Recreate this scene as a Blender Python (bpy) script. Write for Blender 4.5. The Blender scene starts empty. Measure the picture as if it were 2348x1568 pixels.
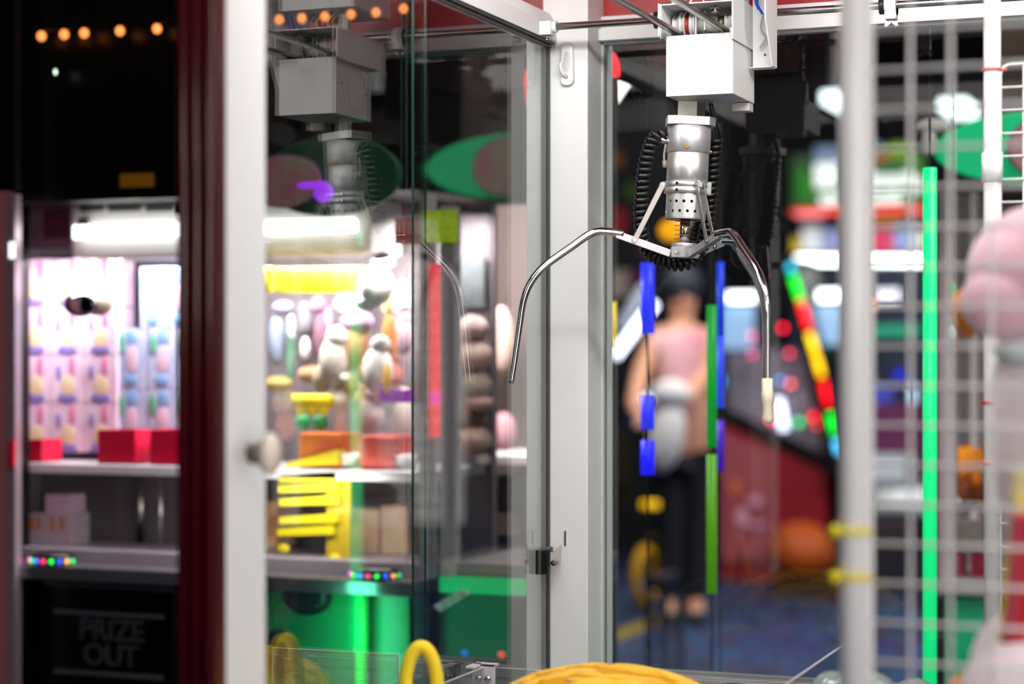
import bpy, bmesh, math, random
from mathutils import Vector, Matrix, Quaternion
random.seed(7)
C = bpy.context.scene.collection
# ------------------------------------------------------------------ camera frame
F = 4486.0; TH = math.atan(1726/4486.0); cs, sn = math.cos(TH), math.sin(TH)
CAM = Vector((0.888, 0.0, 1.3)); CX, HY = 1174.0, 815.0
RT = Vector((cs, sn, 0)); FW = Vector((-sn, cs, 0)); UP = Vector((0, 0, 1))
def ray(px, py): return RT*((px-CX)/F) + FW + UP*((HY-py)/F)
def PD(px, py, d): return CAM + ray(px, py)*d
def PY(px, py, Y):
    r = ray(px, py); return CAM + r*(Y/r.y)
def PX(px, py, X):
    r = ray(px, py); return CAM + r*((X-CAM.x)/r.x)
def PZ(px, py, z):
    r = ray(px, py); return CAM + r*((z-CAM.z)/r.z)

# ------------------------------------------------------------------ materials
def lin(c):
    return c/12.92 if c <= .04045 else ((c+.055)/1.055)**2.4
def col(h):
    if isinstance(h, str):
        h = h.lstrip('#'); return tuple(lin(int(h[i:i+2], 16)/255) for i in (0, 2, 4)) + (1,)
    return tuple(h[:3]) + (1,)
MATS = {}
def mat(name, c='#ffffff', rough=.5, metal=0., emit=None, es=0., noise=None, nscale=20, bump=0., coat=0., sheen=0., trans=0., spec=.5):
    if name in MATS: return MATS[name]
    m = bpy.data.materials.new(name); m.use_nodes = True
    nt = m.node_tree; b = nt.nodes['Principled BSDF']
    b.inputs['Base Color'].default_value = col(c)
    b.inputs['Roughness'].default_value = rough; b.inputs['Metallic'].default_value = metal
    b.inputs['Specular IOR Level'].default_value = spec
    if coat: b.inputs['Coat Weight'].default_value = coat; b.inputs['Coat Roughness'].default_value = .08
    if sheen: b.inputs['Sheen Weight'].default_value = sheen
    if trans: b.inputs['Transmission Weight'].default_value = trans
    if emit: b.inputs['Emission Color'].default_value = col(emit); b.inputs['Emission Strength'].default_value = es
    if noise or bump:
        tc = nt.nodes.new('ShaderNodeTexCoord'); n = nt.nodes.new('ShaderNodeTexNoise')
        n.inputs['Scale'].default_value = nscale; n.inputs['Detail'].default_value = 4
        nt.links.new(tc.outputs['Object'], n.inputs['Vector'])
        if noise:
            r = nt.nodes.new('ShaderNodeValToRGB'); r.color_ramp.elements[0].position = .38; r.color_ramp.elements[1].position = .62
            r.color_ramp.elements[0].color = col(c); r.color_ramp.elements[1].color = col(noise)
            nt.links.new(n.outputs['Fac'], r.inputs['Fac']); nt.links.new(r.outputs['Color'], b.inputs['Base Color'])
        if bump:
            bp = nt.nodes.new('ShaderNodeBump'); bp.inputs['Strength'].default_value = bump; bp.inputs['Distance'].default_value = .002
            nt.links.new(n.outputs['Fac'], bp.inputs['Height']); nt.links.new(bp.outputs['Normal'], b.inputs['Normal'])
    MATS[name] = m; return m
def glow(name, c, s):          # a lamp, tube, lit sign or screen, also a glowing stand-in for reflections
    return mat(name, c, .4, emit=c, es=s)
def glass(name, tint=(.97, .99, .98), a=.05, b=.56, scratch=0.):
    m = bpy.data.materials.new(name); m.use_nodes = True; nt = m.node_tree; nt.nodes.clear()
    o = nt.nodes.new('ShaderNodeOutputMaterial'); mx = nt.nodes.new('ShaderNodeMixShader')
    t = nt.nodes.new('ShaderNodeBsdfTransparent'); t.inputs['Color'].default_value = tint+(1,)
    g = nt.nodes.new('ShaderNodeBsdfGlossy'); g.inputs['Roughness'].default_value = .004
    lw = nt.nodes.new('ShaderNodeLayerWeight'); lw.inputs['Blend'].default_value = .5
    p = nt.nodes.new('ShaderNodeMath'); p.operation = 'POWER'; p.inputs[1].default_value = 2
    q = nt.nodes.new('ShaderNodeMath'); q.operation = 'MULTIPLY_ADD'; q.inputs[1].default_value = b; q.inputs[2].default_value = a
    nt.links.new(lw.outputs['Facing'], p.inputs[0]); nt.links.new(p.outputs[0], q.inputs[0])
    fac = q.outputs[0]
    if scratch:
        tc = nt.nodes.new('ShaderNodeTexCoord'); mp = nt.nodes.new('ShaderNodeMapping'); mp.inputs['Scale'].default_value = (30, 30, 260); mp.inputs['Rotation'].default_value = (.4, .9, .3)
        n = nt.nodes.new('ShaderNodeTexNoise'); n.inputs['Scale'].default_value = 3; n.inputs['Detail'].default_value = 6
        r = nt.nodes.new('ShaderNodeValToRGB'); r.color_ramp.elements[0].position = .56; r.color_ramp.elements[1].position = .75
        nt.links.new(tc.outputs['Object'], mp.inputs['Vector']); nt.links.new(mp.outputs[0], n.inputs['Vector']); nt.links.new(n.outputs['Fac'], r.inputs['Fac'])
        d = nt.nodes.new('ShaderNodeBsdfDiffuse'); d.inputs['Color'].default_value = (.8, .85, .84, 1)
        mu = nt.nodes.new('ShaderNodeMath'); mu.operation = 'MULTIPLY_ADD'; mu.inputs[1].default_value = scratch; mu.inputs[2].default_value = .10
        nt.links.new(r.outputs['Color'], mu.inputs[0])
        m2 = nt.nodes.new('ShaderNodeMixShader'); nt.links.new(mu.outputs[0], m2.inputs['Fac'])
        nt.links.new(t.outputs[0], m2.inputs[1]); nt.links.new(d.outputs[0], m2.inputs[2]); src = m2.outputs[0]
    else: src = t.outputs[0]
    nt.links.new(fac, mx.inputs['Fac']); nt.links.new(src, mx.inputs[1]); nt.links.new(g.outputs[0], mx.inputs[2])
    nt.links.new(mx.outputs[0], o.inputs['Surface'])
    MATS[name] = m; return m

# ------------------------------------------------------------------ mesh builder
class MB:
    def __init__(s): s.bm = bmesh.new()
    def box(s, x0, x1, y0, y1, z0, z1, bev=0.):
        vs = [s.bm.verts.new((x, y, z)) for x in (x0, x1) for y in (y0, y1) for z in (z0, z1)]
        fs = [s.bm.faces.new([vs[i] for i in q]) for q in ((0,1,3,2), (4,6,7,5), (0,4,5,1), (2,3,7,6), (0,2,6,4), (1,5,7,3))]
        if bev:
            es = list({e for f in fs for e in f.edges})
            bmesh.ops.bevel(s.bm, geom=es, offset=bev, segments=2, affect='EDGES', profile=.6)
        return s
    def obox(s, c, ax, ay, az, sx, sy, sz):        # oriented box
        c = Vector(c); vs = []
        for i in (-.5, .5):
            for j in (-.5, .5):
                for k in (-.5, .5): vs.append(s.bm.verts.new(c+Vector(ax)*i*sx+Vector(ay)*j*sy+Vector(az)*k*sz))
        for q in ((0,1,3,2), (4,6,7,5), (0,4,5,1), (2,3,7,6), (0,2,6,4), (1,5,7,3)): s.bm.faces.new([vs[i] for i in q])
        return s
    def bar(s, a, b, w, t, side=None):              # flat bar from a to b, width w along side-normal, thickness t
        a, b = Vector(a), Vector(b); d = (b-a); L = d.length; d.normalize()
        sd = Vector(side) if side else FW.copy(); sd = (sd - d*sd.dot(d)).normalized(); n = d.cross(sd)
        return s.obox((a+b)/2, d, n, sd, L, w, t)
    def tube(s, pts, r, n=12, cap=True, closed=False):
        pts = [Vector(p) for p in pts]; m = len(pts)
        rr = r if isinstance(r, (list, tuple)) else [r]*m
        rings = []; prev = None
        for i, p in enumerate(pts):
            if closed: t = pts[(i+1) % m]-pts[(i-1) % m]
            else: t = pts[min(i+1, m-1)]-pts[max(i-1, 0)]
            t = t.normalized()
            if prev is None:
                u = t.orthogonal().normalized()
            else:
                u = (prev - t*prev.dot(t)); u = u.normalized() if u.length > 1e-6 else t.orthogonal().normalized()
            prev = u; w = t.cross(u)
            rings.append([s.bm.verts.new(p+(u*math.cos(2*math.pi*k/n)+w*math.sin(2*math.pi*k/n))*rr[i]) for k in range(n)])
        for i in range(m if closed else m-1):
            A, B = rings[i], rings[(i+1) % m]
            for k in range(n): 
                f = s.bm.faces.new((A[k], A[(k+1) % n], B[(k+1) % n], B[k])); f.smooth = True
        if cap and not closed: s.bm.faces.new(rings[0][::-1]); s.bm.faces.new(rings[-1])
        return s
    def cyl(s, a, b, r, n=24): return s.tube([a, b], r, n)
    def lathe(s, c, prof, n=40, ax=(0, 0, 1), sx=1., sy=1.):       # prof [(r, h)] closed by caps
        c = Vector(c); ax = Vector(ax).normalized(); u = Vector((1, 0, 0)) if abs(ax.x) < .9 else Vector((0, 1, 0)); u = (u-ax*u.dot(ax)).normalized(); w = ax.cross(u)
        rings = [[s.bm.verts.new(c+ax*h+(u*math.cos(2*math.pi*k/n)*sx+w*math.sin(2*math.pi*k/n)*sy)*max(r, 1e-5)) for k in range(n)] for r, h in prof]
        for A, B in zip(rings, rings[1:]):
            for k in range(n):
                f = s.bm.faces.new((A[k], A[(k+1) % n], B[(k+1) % n], B[k])); f.smooth = True
        s.bm.faces.new(rings[0][::-1]); s.bm.faces.new(rings[-1]); return s
    def ell(s, c, rx, ry, rz, rot=None, seg=24):
        M = Matrix.Translation(Vector(c)) @ (rot.to_matrix().to_4x4() if rot else Matrix()) @ Matrix.Diagonal((rx, ry, rz, 1))
        r = bmesh.ops.create_uvsphere(s.bm, u_segments=seg, v_segments=seg//2, radius=1, matrix=M)
        s.smooth_all = True
        return s
    def prism(s, poly, off):                        # 3D polygon extruded by vector off
        off = Vector(off); a = [s.bm.verts.new(Vector(p)) for p in poly]; b = [s.bm.verts.new(Vector(p)+off) for p in poly]; n = len(a)
        s.bm.faces.new(a[::-1]); s.bm.faces.new(b)
        for i in range(n): s.bm.faces.new((a[i], a[(i+1) % n], b[(i+1) % n], b[i]))
        return s
    def build(s, name, m, parent=None, bevel=0., label=None):
        bmesh.ops.recalc_face_normals(s.bm, faces=s.bm.faces)
        if getattr(s, 'smooth_all', False) and name not in ('body_',):
            for f in s.bm.faces:
                if len(f.verts) <= 4: f.smooth = True
        me = bpy.data.meshes.new(name); s.bm.to_mesh(me); s.bm.free()
        for mm in (m if isinstance(m, (list, tuple)) else [m]): me.materials.append(mm)
        o = bpy.data.objects.new(name, me); C.objects.link(o)
        if parent: o.parent = parent; o.matrix_parent_inverse = parent_inv(parent)
        if bevel:
            b = o.modifiers.new('bevel', 'BEVEL'); b.width = bevel; b.segments = 2; b.limit_method = 'ANGLE'
        if label: o['label'] = label
        return o
def parent_inv(p):
    M = Matrix()
    q = p
    ch = []
    while q: ch.append(q); q = q.parent
    M = Matrix()
    for q in reversed(ch): M = M @ q.matrix_parent_inverse @ q.matrix_basis
    return M.inverted()
LABELS = {}
def tag(o, label, cat, group=None):
    o['label'] = label; o['category'] = cat
    if group: o['group'] = group
    n = len(label.split()); assert 4 <= n <= 16, label
    if label in LABELS and not group: print('DUP LABEL', label)
    LABELS[label] = 1; return o
def thing(name, label, cat, loc=(0, 0, 0), group=None):
    o = bpy.data.objects.new(name, None); o.empty_display_size = .05; C.objects.link(o); o.location = loc
    return tag(o, label, cat, group)
def struct(o): o['kind'] = 'structure'; return o
def text(name, body, m, loc, size, parent=None, extr=.002, rot=(math.pi/2, 0, 0), offset=0., bev=0.):
    cu = bpy.data.curves.new(name, 'FONT'); cu.body = body; cu.size = size; cu.extrude = extr; cu.align_x = 'CENTER'; cu.align_y = 'CENTER'; cu.offset = offset
    o = bpy.data.objects.new(name, cu); C.objects.link(o); o.location = loc; o.rotation_euler = rot
    bpy.context.view_layer.update()
    me = bpy.data.meshes.new_from_object(o.evaluated_get(bpy.context.evaluated_depsgraph_get())); me.name = name
    C.objects.unlink(o); bpy.data.objects.remove(o)
    me.transform(Matrix.Translation(Vector(loc)) @ __import__('mathutils').Euler(rot).to_matrix().to_4x4()); me.materials.clear(); me.materials.append(m)
    o = bpy.data.objects.new(name, me); C.objects.link(o)
    if parent: o.parent = parent; o.matrix_parent_inverse = parent_inv(parent)
    return o
def smooth_path(pts, n=10):
    pts = [Vector(p) for p in pts]; P = [pts[0]*2-pts[1]] + pts + [pts[-1]*2-pts[-2]]; out = []
    for i in range(1, len(P)-2):
        for k in range(n):
            t = k/n; a, b, c_, d = P[i-1], P[i], P[i+1], P[i+2]
            out.append(.5*((2*b)+(c_-a)*t+(2*a-5*b+4*c_-d)*t*t+(3*b-a-3*c_+d)*t**3))
    out.append(pts[-1]); return out
def area(name, loc, size, power, color=(1, 1, 1), target=None, size_y=None, spread=None):
    l = bpy.data.lights.new(name, 'AREA'); l.energy = power; l.color = color; l.shape = 'RECTANGLE'; l.size = size; l.size_y = size_y or size
    o = bpy.data.objects.new(name, l); C.objects.link(o); o.location = loc
    if target is not None: o.rotation_euler = (Vector(target)-Vector(loc)).to_track_quat('-Z', 'Y').to_euler()
    if spread: l.spread = spread
    return o

WHITE = mat('white_painted_metal', '#eeeeec', .32, bump=.02, nscale=90)
WHITE2 = mat('white_enamel_sheet', '#e9e9e6', .38)
GREYW = mat('pale_grey_metal', '#c9cccb', .4)
PLW = mat('white_plastic', '#f1f0ee', .3, coat=.3)
CHROME = mat('polished_steel', '#d9d5d6', .12, 1.)
STEEL = mat('brushed_steel', '#c4c2bf', .3, 1., bump=.05, nscale=200)
ALU = mat('brushed_aluminium', '#d6d6d5', .38, .85, bump=.05, nscale=300)
ALUD = mat('dull_aluminium', '#c4c2c5', .42, .7)
ZINC = mat('zinc_plate', '#c3c4b6', .45, .6)
BRASS = mat('brass', '#c99a3c', .3, 1.)
RUBBER = mat('black_rubber', '#151414', .33)
BLACK = mat('black_plastic', '#0b0b0b', .35)
DARK = mat('dark_metal', '#1c1d20', .4)
RED = mat('red_painted_board', '#b3141d', .4, noise='#96101a', nscale=60)
DRED = mat('dark_red_trim', '#45040b', .3, coat=.15)
CREAM = mat('cream_rubber_sleeve', '#e5dcc0', .45)
GASK = mat('grey_gasket', '#4c4b4d', .5)
GLASS = glass('window_glass')
GEDGE = mat('green_glass_edge', '#0d2f26', .3, emit=None)
ACR = glass('clear_acrylic', (.95, .98, .97), .04, .4)
ACRS = glass('scratched_acrylic', (.80, .88, .86), .05, .4, scratch=.5)
ACE = mat('acrylic_edge', '#cdc3c4', .3)

# ================================================================== ROOM
carpet = bpy.data.materials.new('patterned_carpet'); carpet.use_nodes = True
nt = carpet.node_tree; b = nt.nodes['Principled BSDF']; b.inputs['Roughness'].default_value = .9
tc = nt.nodes.new('ShaderNodeTexCoord'); mp = nt.nodes.new('ShaderNodeMapping'); mp.inputs['Scale'].default_value = (1.6, 1.0, 1)
no = nt.nodes.new('ShaderNodeTexNoise'); no.inputs['Scale'].default_value = 2.6; no.inputs['Detail'].default_value = 3; no.inputs['Distortion'].default_value = 1.6
rp = nt.nodes.new('ShaderNodeValToRGB'); e = rp.color_ramp.elements
e[0].position = .28; e[0].color = col('#0c0a10'); e[1].position = .72; e[1].color = col('#130c14')
for p_, h_ in ((.38, '#101a3c'), (.44, '#183a80'), (.48, '#2c6484'), (.52, '#141228'), (.57, '#52203a'), (.62, '#1c3e8c')):
    k = e.new(p_); k.color = col(h_)
nt.links.new(tc.outputs['Object'], mp.inputs[0]); nt.links.new(mp.outputs[0], no.inputs['Vector']); nt.links.new(no.outputs['Fac'], rp.inputs['Fac']); nt.links.new(rp.outputs['Color'], b.inputs['Base Color'])
struct(MB().box(-8, 9, -4, 16, -.1, 0).build('floor', carpet))
WALLM = mat('dark_navy_wall', '#15161d', .8, noise='#1b1720', nscale=1.5)
CEILM = mat('black_ceiling', '#0b0a0d', .9)
struct(MB().box(-8, 9, -4, 16, 3.6, 3.7).build('ceiling', CEILM))
struct(MB().box(-8, 9, 16, 16.1, 0, 3.6).build('wall_back', WALLM))
struct(MB().box(-8, 9, -4.1, -4, 0, 3.6).build('wall_front', WALLM))
struct(MB().box(-8.1, -8, -4, 16, 0, 3.6).build('wall_left', WALLM))
struct(MB().box(9, 9.1, -4, 16, 0, 3.6).build('wall_right', WALLM))

# ================================================================== CLAW MACHINE CABINET
YB = 2.505            # rear glass plane
YF = 1.479            # front of side frame
XR = .90              # right side
ZB, ZH = .86, 1.7185  # bed, header underside
cab = thing('claw_machine', 'white framed claw machine cabinet with glass sides and red inner top panels', 'claw machine', (.45, 2.0, 0))
def part(name, mb, m, bevel=0., label=None, parent=cab): return mb.build(name, m, parent, bevel, label)
# base body
part('base_cabinet', MB().box(-.03, XR+.03, 1.46, 2.56, 0, .80), mat('black_laminate', '#161617', .4), .004)
part('play_bed', MB().box(-.02, XR+.02, 1.47, 2.55, .80, ZB), mat('grey_play_bed', '#8e8d92', .5), .002)
# corner posts
def post(x0, x1, y0, y1): return MB().box(x0, x1, y0, y1, ZB, 1.95)
part('rear_corner_post', post(-.03, .0563, 2.439, 2.545), WHITE, .0012)
part('rear_corner_post', post(XR-.0563, XR+.03, 2.439, 2.545), WHITE, .0012)
part('front_corner_post', post(.018, .0563, YF, 1.551), WHITE, .002)
part('front_corner_post', post(XR-.0563, XR-.018, YF, 1.551), WHITE, .002)
tr = MB().box(.020, .0563, 1.461, YF-.0004, ZB, 1.95, .0)
for k in range(3): tr.cyl((.0245+.0125*k, 1.461, ZB), (.0245+.0125*k, 1.461, 1.95), .0052, 14)
part('corner_trim', tr, DRED, 0, 'glossy dark red ribbed trim')
# headers: left, right, rear, front
def side_header(xs, sg):
    mb = MB()
    x0, x1 = sorted((xs-sg*.02, xs+sg*.013))
    mb.prism([(xs-sg*.02, 1.551, 1.714), (xs+sg*.013, 1.551, 1.714), (xs+sg*.013, 1.551, 1.736), (xs+sg*.004, 1.551, 1.753), (xs-sg*.02, 1.551, 1.753)], (0, 2.4385-1.551, 0))
    return mb
part('header_rail', side_header(0, 1), WHITE, .0006)
part('header_rail', side_header(XR, -1), WHITE, .0006)
mb = MB().box(.0565, XR-.0565, 2.482, 2.53, 1.7206, 1.736); mb.box(.0565, XR-.0565, 2.492, 2.53, 1.736, 1.7545)
part('header_rail', mb, WHITE, .0006)
part('header_rail', MB().box(.0565, XR-.0565, YF, 1.515, 1.72, 1.78), WHITE, .001)
# gaskets below the header on the left pane and beside the posts
g = MB()
for dz, dx in ((.0030, .0105), (.0065, .0065)): g.box(.0015, dx, 1.551, 2.4385, 1.714-dz, 1.714-dz+.0016)
g.box(.0012, .0042, 2.4330, 2.4388, ZB, 1.7075); g.box(-.006, .0012, 2.4300, 2.4388, ZB, 1.7075)
part('window_gasket', g, GASK)
g = MB().box(.0565, .0595, 2.495, 2.510, ZB+.02, 1.72).box(.0565, XR-.0565, 2.495, 2.503, 1.7175, 1.7205)
part('window_gasket', g, GREYW)
# red panels above headers, roof
part('red_top_panel', MB().box(-.012, -.006, 1.551, 2.4385, 1.7535, 1.95), RED); part('red_top_panel', MB().box(XR+.006, XR+.012, 1.551, 2.4385, 1.7535, 1.95), RED); part('red_top_panel', MB().box(.0565, XR-.0565, 2.505, 2.512, 1.755, 1.95), RED)
part('roof_panel', MB().box(-.03, XR+.03, 1.46, 2.55, 1.951, 1.975), DARK, .002)
# bottom rails
part('bottom_rail', MB().box(.0565, XR-.0565, 2.482, 2.53, ZB+.0005, .8790), mat('satin_grey_rail', '#b9b8bb', .3, .5), .001)
part('bottom_rail', MB().box(-.02, .013, 1.551, 2.4385, ZB+.0005, .8760), GREYW, .001)
# glass panes
def pane(x0, x1, y0, y1, z0, z1, edge=GEDGE, gm=None, parent=cab, name='glass_pane'):
    o = MB().box(x0, x1, y0, y1, z0, z1).build(name, [gm or GLASS, edge], parent)
    dims = [x1-x0, y1-y0, z1-z0]; ax = dims.index(min(dims))
    for p in o.data.polygons:
        if abs(p.normal[ax]) < .5: p.material_index = 1
    return o
pane(-.0062, -.0032, 1.551, 2.045, .876, 1.7135)
pane(-.0008, .0022, 1.998, 2.4328, .876, 1.7135)
pane(.0600, XR-.0600, 2.5035, 2.5065, .879, 1.7174)
pane(XR+.001, XR+.004, 1.551, 2.4328, .876, 1.7135)
# inner light strip of the cabinet (front header, above the camera's frame)
part('light_tube', MB().cyl((.08, 1.60, 1.935), (XR-.08, 1.60, 1.935), .009, 16), glow('white_tube', '#ffffff', 6), 0, 'white fluorescent tube under front header')
# latch on rear post
lx = PY(1303, 150, 2.439); lz0, lz1 = PY(1303, 198, 2.439).z, PY(1303, 97, 2.439).z
L = MB(); xm = lx.x; n = 14; poly = []
for k in range(n+1): a = math.pi*k/n; poly.append((xm+.0078*math.cos(a), 2.4388, lz1-.0078+.0078*math.sin(a)))
for k in range(n+1): a = math.pi+math.pi*k/n; poly.append((xm+.0092*math.cos(a), 2.4388, lz0+.0078+.0078*math.sin(a)))
L.prism(poly, (0, -.007, 0)); latch = part('window_latch', L, PLW, .0015)
part('latch_recess', MB().ell((xm+.0005, 2.4318, lz1-.026), .0050, .0008, .014), mat('recess_white', '#d6d6d4', .5), 0, None, latch)
part('latch_lever', MB().tube(smooth_path([(xm-.0055, 2.425, lz1-.029), (xm-.005, 2.423, lz1-.036), (xm-.002, 2.425, lz1-.044), (xm+.001, 2.4315, lz1-.047)], 5), [.0021]*16, 12), PLW, 0, None, latch)
# black lock on the pane
zt, zb = PY(1243, 1259, 2.405).z, PY(1243, 1314, 2.405).z
lk = MB(); poly = [(.0024, 2.387, zb)]
for k in range(13): a = -math.pi/2+math.pi*k/12; poly.append((.0024+.0135*math.cos(a), 2.404+.017*math.sin(a), zb))
lk.prism(poly, (0, 0, zt-zb)); lock = part('window_lock', lk, BLACK, .0006)
lb = MB().prism([(.017, 2.412, zb+.004), (.026, 2.418, zb+.010), (.027, 2.418, zt+.006), (.017, 2.412, zt-.004)], (0, .0012, 0)).box(.0024, .018, 2.410, 2.4115, zt-.004, zt+.003)
part('lock_bracket', lb, STEEL, 0, None, lock)
part('lock_screw', MB().cyl((.0205, 2.412, (zt+zb)/2-.002), (.0205, 2.4045, (zt+zb)/2-.002), .0036, 16).cyl((.0205, 2.4045, (zt+zb)/2-.002), (.0205, 2.400, (zt+zb)/2-.002), .0018, 12), CHROME, 0, None, lock)
part('lock_slot', MB().box(.0245, .0262, 2.4372, 2.4386, zt+.002, zt+.022), BLACK, 0, 'narrow black slot cut in white post')
# blurred round lock knob on front post
k0 = PD(628, 1040, 1.66)
kb = MB().lathe(k0-Vector((.024, 0, 0)), [(.007, 0), (.008, .012), (.012, .015), (.0145, .020), (.012, .025), (0.001, .026)], 28, (1, 0, 0), 1., 1.3)
part('lock_knob', kb, mat('ivory_plastic', '#f0e2cf', .35), 0, 'ivory round knob')
# adjoining ledge outside left pane
part('side_ledge', MB().box(-.46, -.031, 1.75, 2.5, .60, .80), BLACK, .002)

# ================================================================== GUIDE RAILS
ZR = 1.7245; YR = 2.378
r = thing('guide_rail', 'long steel cross rail in front of the rear white header', 'rail', (.45, YR, ZR))
MB().cyl((.028, YR, ZR), (XR-.028, YR, ZR), .0046, 20).build('rod', STEEL, r)
for sx in (1, -1):
    x = 0.0135 if sx > 0 else XR-.0135
    e_ = MB().box(min(x, x+sx*.016), max(x, x+sx*.016), YR-.009, YR+.009, ZR-.011, ZR+.007, .0015)
    e_.tube([(x+sx*.014, YR, ZR), (x+sx*.022, YR, ZR)], .0075, 20); eo = e_.build('end_bracket', PLW, r)
    MB().cyl((x+sx*.008, YR, ZR-.011), (x+sx*.008, YR, ZR-.0145), .0025, 10).cyl((x+sx*.008, YR, ZR-.0145), (x+sx*.008, YR, ZR-.0175), .0032, 10).build('screw', CHROME, eo)
def clamp(px, x=None, flip=1):
    X = PY(px, 20, YR).x if x is None else x
    c_ = MB().tube([(X-.004, YR, ZR), (X+.010, YR, ZR)], .0125, 24); c_.box(X-.004, X+.010, YR-.009, YR+.009, ZR-.018, ZR, .002)
    co = c_.build('rail_clamp', PLW, r); MB().tube([(X-.011, YR, ZR), (X-.004, YR, ZR)], .0105, 20).build('clamp_bush', DARK, co)
    w = MB()
    for s_ in (-1, 1):
        w.tube([(X+.003, YR, ZR-.019), (X+.003+s_*.006, YR, ZR-.0235), (X+.003+s_*.007, YR, ZR-.026)], [.0018, .0026, .0022], 10)
    w.build('wing_nut', PLW if flip > 0 else STEEL, co)
clamp(2038)
clamp(0, .178, -1)
for nm, X, Z, lb_ in (('guide_rail', .2256, 1.689, 'steel depth rail entering the left side of the crane carriage'), ('guide_rail', .287, 1.688, 'steel depth rail entering the right side of the crane carriage')):
    o = MB().cyl((X, 1.516, Z+.004), (X, 2.30, Z), .0043, 16).build(nm, CHROME); tag(o, lb_, 'rail')

# ================================================================== CRANE CARRIAGE
car = thing('crane_carriage', 'white sheet metal crane carriage with pulleys riding on the rails', 'crane carriage', (.258, 2.32, 1.611))
def cp(name, mb, m, bevel=0., label=None, parent=car): return mb.build(name, m, parent, bevel, label)
lowb = MB().box(.2168, .299, 2.262, 2.365, 1.6115, 1.6125).box(.2168, .299, 2.260, 2.2612, 1.611, 1.6835).box(.2168, .218, 2.2612, 2.365, 1.611, 1.6835).box(.2978, .299, 2.2612, 2.365, 1.611, 1.6835).box(.2180, .2978, 2.3638, 2.365, 1.611, 1.6835).box(.2178, .2982, 2.2612, 2.364, 1.6605, 1.6615)
box_o = cp('lower_box', lowb, WHITE2, .0004)
cp('box_seam', MB().box(.2485, .2487, 2.2596, 2.2602, 1.612, 1.683), GREYW, 0, None, box_o)
em = MB(); pts = [(.2164, 2.318+.026*math.cos(a*math.pi/18), 1.648+.026*math.sin(a*math.pi/18)) for a in range(36)]
em.tube(pts, .0005, 8, closed=True); cp('embossed_ring', em, GREYW, 0, None, box_o)
for yy, zz in ((2.275, 1.652), (2.279, 1.652), (2.348, 1.645), (2.352, 1.645)): cp('rivet', MB().cyl((.2169, yy, zz), (.2162, yy, zz), .0011, 10), DARK, 0, None, box_o)
# upper housing
up = MB().box(.2115, .2130, 2.252, 2.40, 1.681, 1.7206).box(.2130, .3000, 2.252, 2.40, 1.7192, 1.7206).box(.2130, .3000, 2.398, 2.40, 1.684, 1.7192)
up.prism([(.3000, 2.252, 1.6745), (.3000, 2.387, 1.6755), (.3000, 2.387, 1.727), (.3000, 2.252, 1.731)], (.0014, 0, 0))
up.box(.2095, .2115, 2.250, 2.262, 1.682, 1.7215)
hous = cp('upper_housing', up, WHITE2, .0003)
def spool(x, rr, w, m, nm='pulley', lab=None):
    cp(nm, MB().lathe((x, 2.30, 1.7015), [(rr*.6, -w/2), (rr, -w/2), (rr*.98, -w/4), (rr*.72, 0), (rr*.98, w/4), (rr, w/2), (rr*.6, w/2)], 32, (1, 0, 0)), m, 0, lab)
SP = mat('grey_white_nylon', '#c8c9c4', .4)
spool(.2195, .0135, .007, SP); spool(.2285, .0170, .007, SP); spool(.2345, .0150, .006, mat('red_cord_winding', '#8c1a1c', .5, noise='#a83a30', nscale=400), 'cord_spool', 'dark red cord winding'); spool(.2410, .0165, .006, SP)
spool(.2845, .0125, .007, SP); spool(.2925, .0135, .007, SP)
cp('spool_shaft', MB().cyl((.2145, 2.30, 1.7015), (.298, 2.30, 1.7015), .003, 12).tube([(.246, 2.30, 1.7015), (.272, 2.30, 1.7015)], .0105, 24), mat('worn_motor_grey', '#b9bcae', .4, .3))
cp('motor_collar', MB().tube([(.272, 2.30, 1.7015), (.279, 2.30, 1.7015)], .009, 24), mat('dirty_brass_collar', '#6e6246', .4, .6))
cp('pulley_bracket', MB().box(.2455, .2471, 2.286, 2.289, 1.6617, 1.716).box(.2565, .2581, 2.286, 2.289, 1.6617, 1.716).box(.2470, .2566, 2.286, 2.289, 1.684, 1.6856), GREYW)
for x in (.262, .286): cp('standoff', MB().cyl((x, 2.27, 1.6618), (x, 2.27, 1.6895), .002, 10), STEEL)
cp('wing_screw', MB().cyl((.2735, 2.275, 1.7095), (.2735, 2.275, 1.7192), .0015, 10).lathe((.2735, 2.275, 1.711), [(.0045, -.0007), (.0055, 0), (.0045, .0007)], 20).lathe((.2735, 2.275, 1.7155), [(.0062, -.0007), (.0068, 0), (.0062, .0007)], 20), CHROME)
cp('cable_clip', MB().box(.2925, .2975, 2.27, 2.276, 1.684, 1.691, .0008), PLW)
cp('box_foot', MB().box(.276, .2975, 2.345, 2.366, 1.6005, 1.6108, .001), mat('milky_plastic', '#d9d3cf', .35))
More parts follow.
